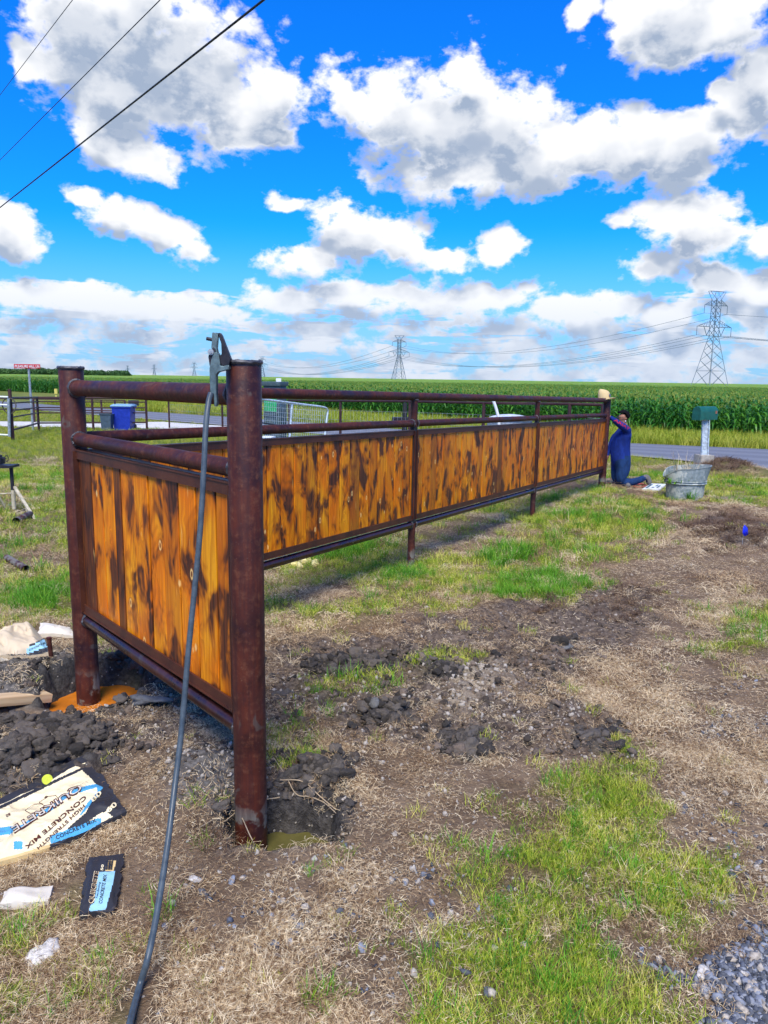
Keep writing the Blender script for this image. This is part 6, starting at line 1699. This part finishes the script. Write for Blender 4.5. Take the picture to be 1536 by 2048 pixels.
def bin_(name, label, px0, px1, py0, Y, body, lid, cat='bin'):
    u = Y / F; c = at_depth((px0 + px1) / 2, py0, Y); g = Hbase(c[0], c[1]); h = c[2] - g; w = (px1 - px0) * u
    t = thing(name, label, cat, (c[0], c[1], g))
    def ring(s, z, d=0.9): return [(sx * w / 2 * s, sy * w / 2 * s * d, z) for sx, sy in ((-1, -1), (1, -1), (1, 1), (-1, 1))]
    mb = MB(); rows = ring(0.78, 0.02) + ring(0.92, h * 0.86) + ring(1.0, h * 0.87) + ring(1.0, h * 0.91)
    mb.add(rows, [(i * 4 + j, i * 4 + (j + 1) % 4, (i + 1) * 4 + (j + 1) % 4, (i + 1) * 4 + j) for i in range(3) for j in range(4)] + [(3, 2, 1, 0), (12, 13, 14, 15)]); mb.build('body', body, t)
    if lid:
        mb = MB(); rows = ring(1.04, h * 0.915) + ring(1.04, h * 0.945) + ring(0.8, h)
        mb.add(rows, [(i * 4 + j, i * 4 + (j + 1) % 4, (i + 1) * 4 + (j + 1) % 4, (i + 1) * 4 + j) for i in range(2) for j in range(4)] + [(8, 9, 10, 11)]); mb.build('lid', lid, t)
        for s in (-1, 1):
            mb = MB(); mb.tube([(s * w * .40 - .03, w * .42, .11), (s * w * .40 + .03, w * .42, .11)], 0.11, 18); mb.build('wheel', M_BLACK, t)
    else:
        mb = MB(); mb.tube([(x, y, h * 0.93) for x, y, z in ring(1.0, 0)] + [ring(1.0, h * 0.93)[0]], 0.016, 8); mb.build('rim', body, t)
bin_('recycling_bin', 'tall blue wheeled bin with a pale blue lid', 227, 267, 808, 30.5, simple('blue_bin_plastic', (0.012, 0.035, 0.33), 0.45), simple('pale_bin_lid', (0.22, 0.38, 0.50), 0.4))
bin_('rubbish_bin', 'open slate grey rubbish bin left of the blue wheeled bin', 202, 225, 825, 30.0, simple('slate_plastic', (0.055, 0.085, 0.115), 0.5), None)
def black_box():
    Y = 33.5; q = at_depth(267, 806, Y); g = Hbase(q[0], q[1]); t = thing('letterbox', 'small black letterbox on a post behind the blue wheeled bin', 'mailbox', (q[0], q[1], g)); z = q[2] - g
    mb = MB(); mb.box((0, 0, z), (0.42, 0.25, 0.24), R_(25), 0.03); mb.build('box', M_BLACK, t); mb = MB(); mb.tube([(0, 0, 0), (0, 0, z)], 0.04, 10); mb.build('post', M_DARK, t)
black_box()
def street_sign():
    Y = 29.5; a = Vector(at_depth(66, 857, Y)); b = Vector(at_depth(56, 729, Y)); g = Hbase(a.x, a.y); a.z = g - 0.1
    t = thing('street_sign', 'red street name sign reading PLEASURE HILL LN on a thin steel post', 'street sign', (a.x, a.y, g)); loc = tuple(-k for k in t.location)
    mb = MB(); mb.tube([a, b + Vector((0, .03, -0.05))], 0.042, 12); mb.build('post', M_GALV, t, 35, loc)
    tl, tr, br, bl = (Vector(at_depth(x, y, Y - 0.05)) for x, y in ((28, 728.3), (80.5, 728.3), (80.5, 736.8), (28, 736.8)))
    mb = MB(); c = (tl + br) / 2; mb.box(c, ((tr - tl).length, 0.02, (tl - bl).length), None, 0.004); mb.build('plate', simple('sign_red', (0.48, 0.012, 0.022), 0.45, var=.08), t, 35, loc)
    ux = (tr - tl).normalized(); W_ = (tr - tl).length * 0.93; hgt = (tl - bl).length
    V, Fc = text_mesh('PLEASURE HILL LN', 0.012); w = V[:, 0].max()
    mb = MB(); mb.add([c + Vector((1, 0, 0)) * (v[0] / w - 0.5) * W_ + Vector((0, -0.014, (v[1] / 0.72 - 0.5) * hgt * 0.62)) for v in V], Fc); mb.build('lettering', M_WHITE, t, None, loc)
street_sign()
q = at_depth(112, 781, 70.0); mb = MB(); mb.tube([(0, 0, 0), (0, 0, q[2] + .6)], 0.09, 8); mb.tube([(0, 0, q[2] + .3), (0, 0, q[2] + .75)], 0.16, 8)
tag(mb.build('marker_post', simple('yellow_marker', (0.65, 0.55, 0.12), .6), None, 35, (q[0], q[1], -0.6)), 'small pale yellow marker post at the edge of the far corn', 'post')

# ------------------------------------------------------------------ pylons and wires
M_PYLON = simple('pylon_steel', (0.16, 0.20, 0.24), 0.55, 0.3, var=0.15, scale=0.3)
TOWERS = []
def pylon(px, pytop, Y, label, ang, thick=1.0):
    p = at_depth(px, pytop, Y); g = -0.6; k = (p[2] - g) / 45.0
    t = thing('pylon', label, 'pylon', (p[0], p[1], g), R(ang), 'pylons of the transmission line')
    W = 0.20 * thick
    def hw(z): return 6.0 + (1.55 - 6.0) * min(z, 24.4) / 24.4 if z < 24.4 else 1.5
    def corner(i, z): h = hw(z) ; return Vector(((1, 1, -1, -1)[i] * h, (1, -1, -1, 1)[i] * h, z)) * k
    mb = MB()
    for i in range(4): mb.bar(corner(i, 0), corner(i, 24.4), W * 1.3, W * 1.3); mb.bar(corner(i, 24.4), corner(i, 41.3), W, W)
    mb.build('leg', M_PYLON, t, None)
    lv = [0, 8.0, 13.0, 17.5, 21.2, 24.4, 27.4, 30.4, 33.4, 36.4, 39.0, 41.3]; mb = MB()
    for a, b in zip(lv[:-1], lv[1:]):
        for i in range(4):
            j = (i + 1) % 4; mb.bar(corner(i, a), corner(j, b), W * .6, W * .6); mb.bar(corner(j, a), corner(i, b), W * .6, W * .6)
            if a in (8.0, 24.4, 33.4): mb.bar(corner(i, a), corner(j, a), W * .7, W * .7)
    mb.build('lattice', M_PYLON, t, None)
    tips = []
    for z, L_, up, hang in ((28.6, 11.0, 3.0, 4.0), (38.6, 7.3, 2.4, 3.8)):
        for s in (-1, 1):
            mb = MB(); tip = Vector((s * L_, 0, z)) * k
            for q in (-1, 1):
                mb.bar(Vector((s * 1.5, q * 1.5, z)) * k, tip, W * .8, W * .8); mb.bar(Vector((s * 1.5, q * 1.5, z + up)) * k, tip, W * .7, W * .7)
                for f in np.linspace(0.15, 0.85, 5):
                    mb.bar(Vector((s * (1.5 + (L_ - 1.5) * f), q * 1.5 * (1 - f), z)) * k, Vector((s * (1.5 + (L_ - 1.5) * (f - .12)), q * 1.5 * (1.12 - f), z + up * (1.12 - f))) * k, W * .45, W * .45)
            mb.build('crossarm', M_PYLON, t, None)
            mb = MB(); mb.bar(tip, tip - Vector((0, 0, hang * k)), W * .9, W * .9); mb.build('insulator', M_PYLON, t, None); tips.append(tip - Vector((0, 0, hang * k)))
    for s in (-1, 1):
        mb = MB(); e = Vector((s * 4.6, 0, 24.6)) * k; mb.bar(Vector((s * 2.6, 0, 28.4)) * k, e, W * 1.1, W * 1.1); mb.bar(Vector((s * 6.6, 0, 28.5)) * k, e, W * 1.1, W * 1.1); mb.build('insulator', M_PYLON, t, None); tips.append(e)
    mb = MB()
    for s in (-1, 1):
        for q in (-1, 1): mb.bar(Vector((s * 1.5, q * 1.5, 41.3)) * k, Vector((s * 5.0, q * .6, 45)) * k, W * .8, W * .8); mb.bar(Vector((s * 1.5, q * 1.5, 41.3)) * k, Vector((-s * 0.6, q * .9, 45)) * k, W * .5, W * .5)
    for q in (-1, 1): mb.bar(Vector((-5, q * .6, 45)) * k, Vector((5, q * .6, 45)) * k, W * .8, W * .8)
    mb.build('top_frame', M_PYLON, t, None)
    rz = Matrix.Rotation(R(ang), 3, 'Z'); TOWERS.append([Vector(t.location) + rz @ v for v in tips])
pylon(1435, 583, 390, 'tallest lattice pylon standing in the corn behind the green mailbox', 24, 1.0)
pylon(799, 671, 800, 'lattice pylon on the horizon above the middle of the long fence', 20, 1.5)
pylon(524, 713, 1500, 'pylon half hidden behind the front post, beyond the green-panelled cabinet', 14, 2.2)
pylon(388, 724, 2050, 'distant pylon on the horizon beside the welding clamp', 10, 2.6)
pylon(308, 729, 2500, 'faint far pylon between the clamp and the wooded skyline', 10, 3.0)
pylon(255, 731, 2800, 'faintest pylon standing above the end of the wooded skyline', 10, 3.2)
def conductor(a, b, sag, r, label='thin transmission conductor slung between pylons'):
    n = 24; mb = MB(); c = (a + b) / 2
    mb.tube([a.lerp(b, i / n) - c - Vector((0, 0, sag * 4 * (i / n) * (1 - i / n))) for i in range(n + 1)], r, 5, caps=False)
    tag(mb.build('conductor', M_PYLON, None, 60, tuple(c)), label, 'power line', 'conductors of the transmission line')
for k in range(6):
    conductor(TOWERS[0][k], TOWERS[1][k], 13.0, 0.085)
    conductor(TOWERS[1][k], TOWERS[2][k], 17.0, 0.14)
    e = TOWERS[0][k] + Vector((260, -330, 0)); e.z = TOWERS[0][k].z
    conductor(TOWERS[0][k], e, 13.0, 0.065)

# service cables overhead, parallel to the road
M_WIRE = simple('black_cable', (0.008, 0.007, 0.012), 0.5)
for (a, b, z, r, lab) in (((0, 415), (527, 0), 5.5, 0.0125, 'thickest black overhead cable, lowest of the three'), ((0, 320), (320, 0), 7.5, 0.008, 'thin overhead wire between the two other cables'), ((0, 190), (145, 0), 8.0, 0.006, 'finest and uppermost overhead wire')):
    def hit(q):
        d = pix_ray(*q); return CAM + d * ((z - CAM[2]) / d[2])
    A_, B_ = Vector(hit(a)), Vector(hit(b)); d = (A_ - B_).normalized(); c = (A_ + B_) / 2
    p0, p1 = B_ - d * 22 - c, A_ + d * 75 - c; n = 40; L_ = (p1 - p0).length
    def sag(s): return 0.00028 * ((s - L_ * 0.35) ** 2)
    mb = MB(); pts = [p0.lerp(p1, i / n) + Vector((0, 0, 0.0)) for i in range(n + 1)]
    mb.tube(pts, r, 8); tag(mb.build('overhead_cable', M_WIRE, None, 60, tuple(c)), lab, 'cable')

# ------------------------------------------------------------------ far wood on the skyline
def woods():
    m = leafy_mat('far_foliage', [(0.025, 0.070, 0.018), (0.045, 0.110, 0.025), (0.080, 0.160, 0.035)], 0.2, 0.7, 0.05)
    cl = []
    for k in range(4):
        rg = np.random.default_rng(600 + k); V = []; Fc = []
        for i in range(260):
            d = rg.normal(0, 1, 3); d /= np.linalg.norm(d); p = d * rg.uniform(0.55, 1.0) * (1, 1, 0.8); u = rg.normal(0, 1, 3); u /= np.linalg.norm(u); w = np.cross(u, d); s = rg.uniform(.10, .2)
            o = len(V); V += [tuple(p - u * s), tuple(p + w * s), tuple(p + u * s), tuple(p - w * s)]; Fc.append((o, o + 1, o + 2, o + 3))
        me = bpy.data.meshes.new('tree_clump'); me.from_pydata(V, [], Fc); me.materials.append(m); cl.append(me)
    rg = np.random.default_rng(9); P = []; S = []
    for px in np.arange(-260, 262, 2.0):
        Y = rg.uniform(640, 720); top = 738 + max(0, px - 60) * 0.06 + rg.normal(0, 2.6) + 2.5 * math.sin(px * 0.045) + (3 if px > 150 else 0) * rg.uniform()
        if px > 175 and rg.uniform() < 0.45: continue
        q = at_depth(px, top, Y); s = rg.uniform(2.6, 4.4); P.append((q[0], q[1], q[2] - s * 0.8)); S.append(s)
        P.append((q[0] + rg.normal(0, 2), q[1] - 3, q[2] - s * 1.9)); S.append(s * 1.2); P.append((q[0] + rg.normal(0, 2), q[1] - 5, 2.0)); S.append(4.0)
    n = len(P); rot = np.zeros((n, 3)); rot[:, 2] = rg.uniform(0, 6.28, n)
    tag(scatter('distant_wood', P, rot, S, rg.integers(0, 4, n), cl), 'dark line of distant trees on the skyline', 'wood', kind='stuff')
woods()
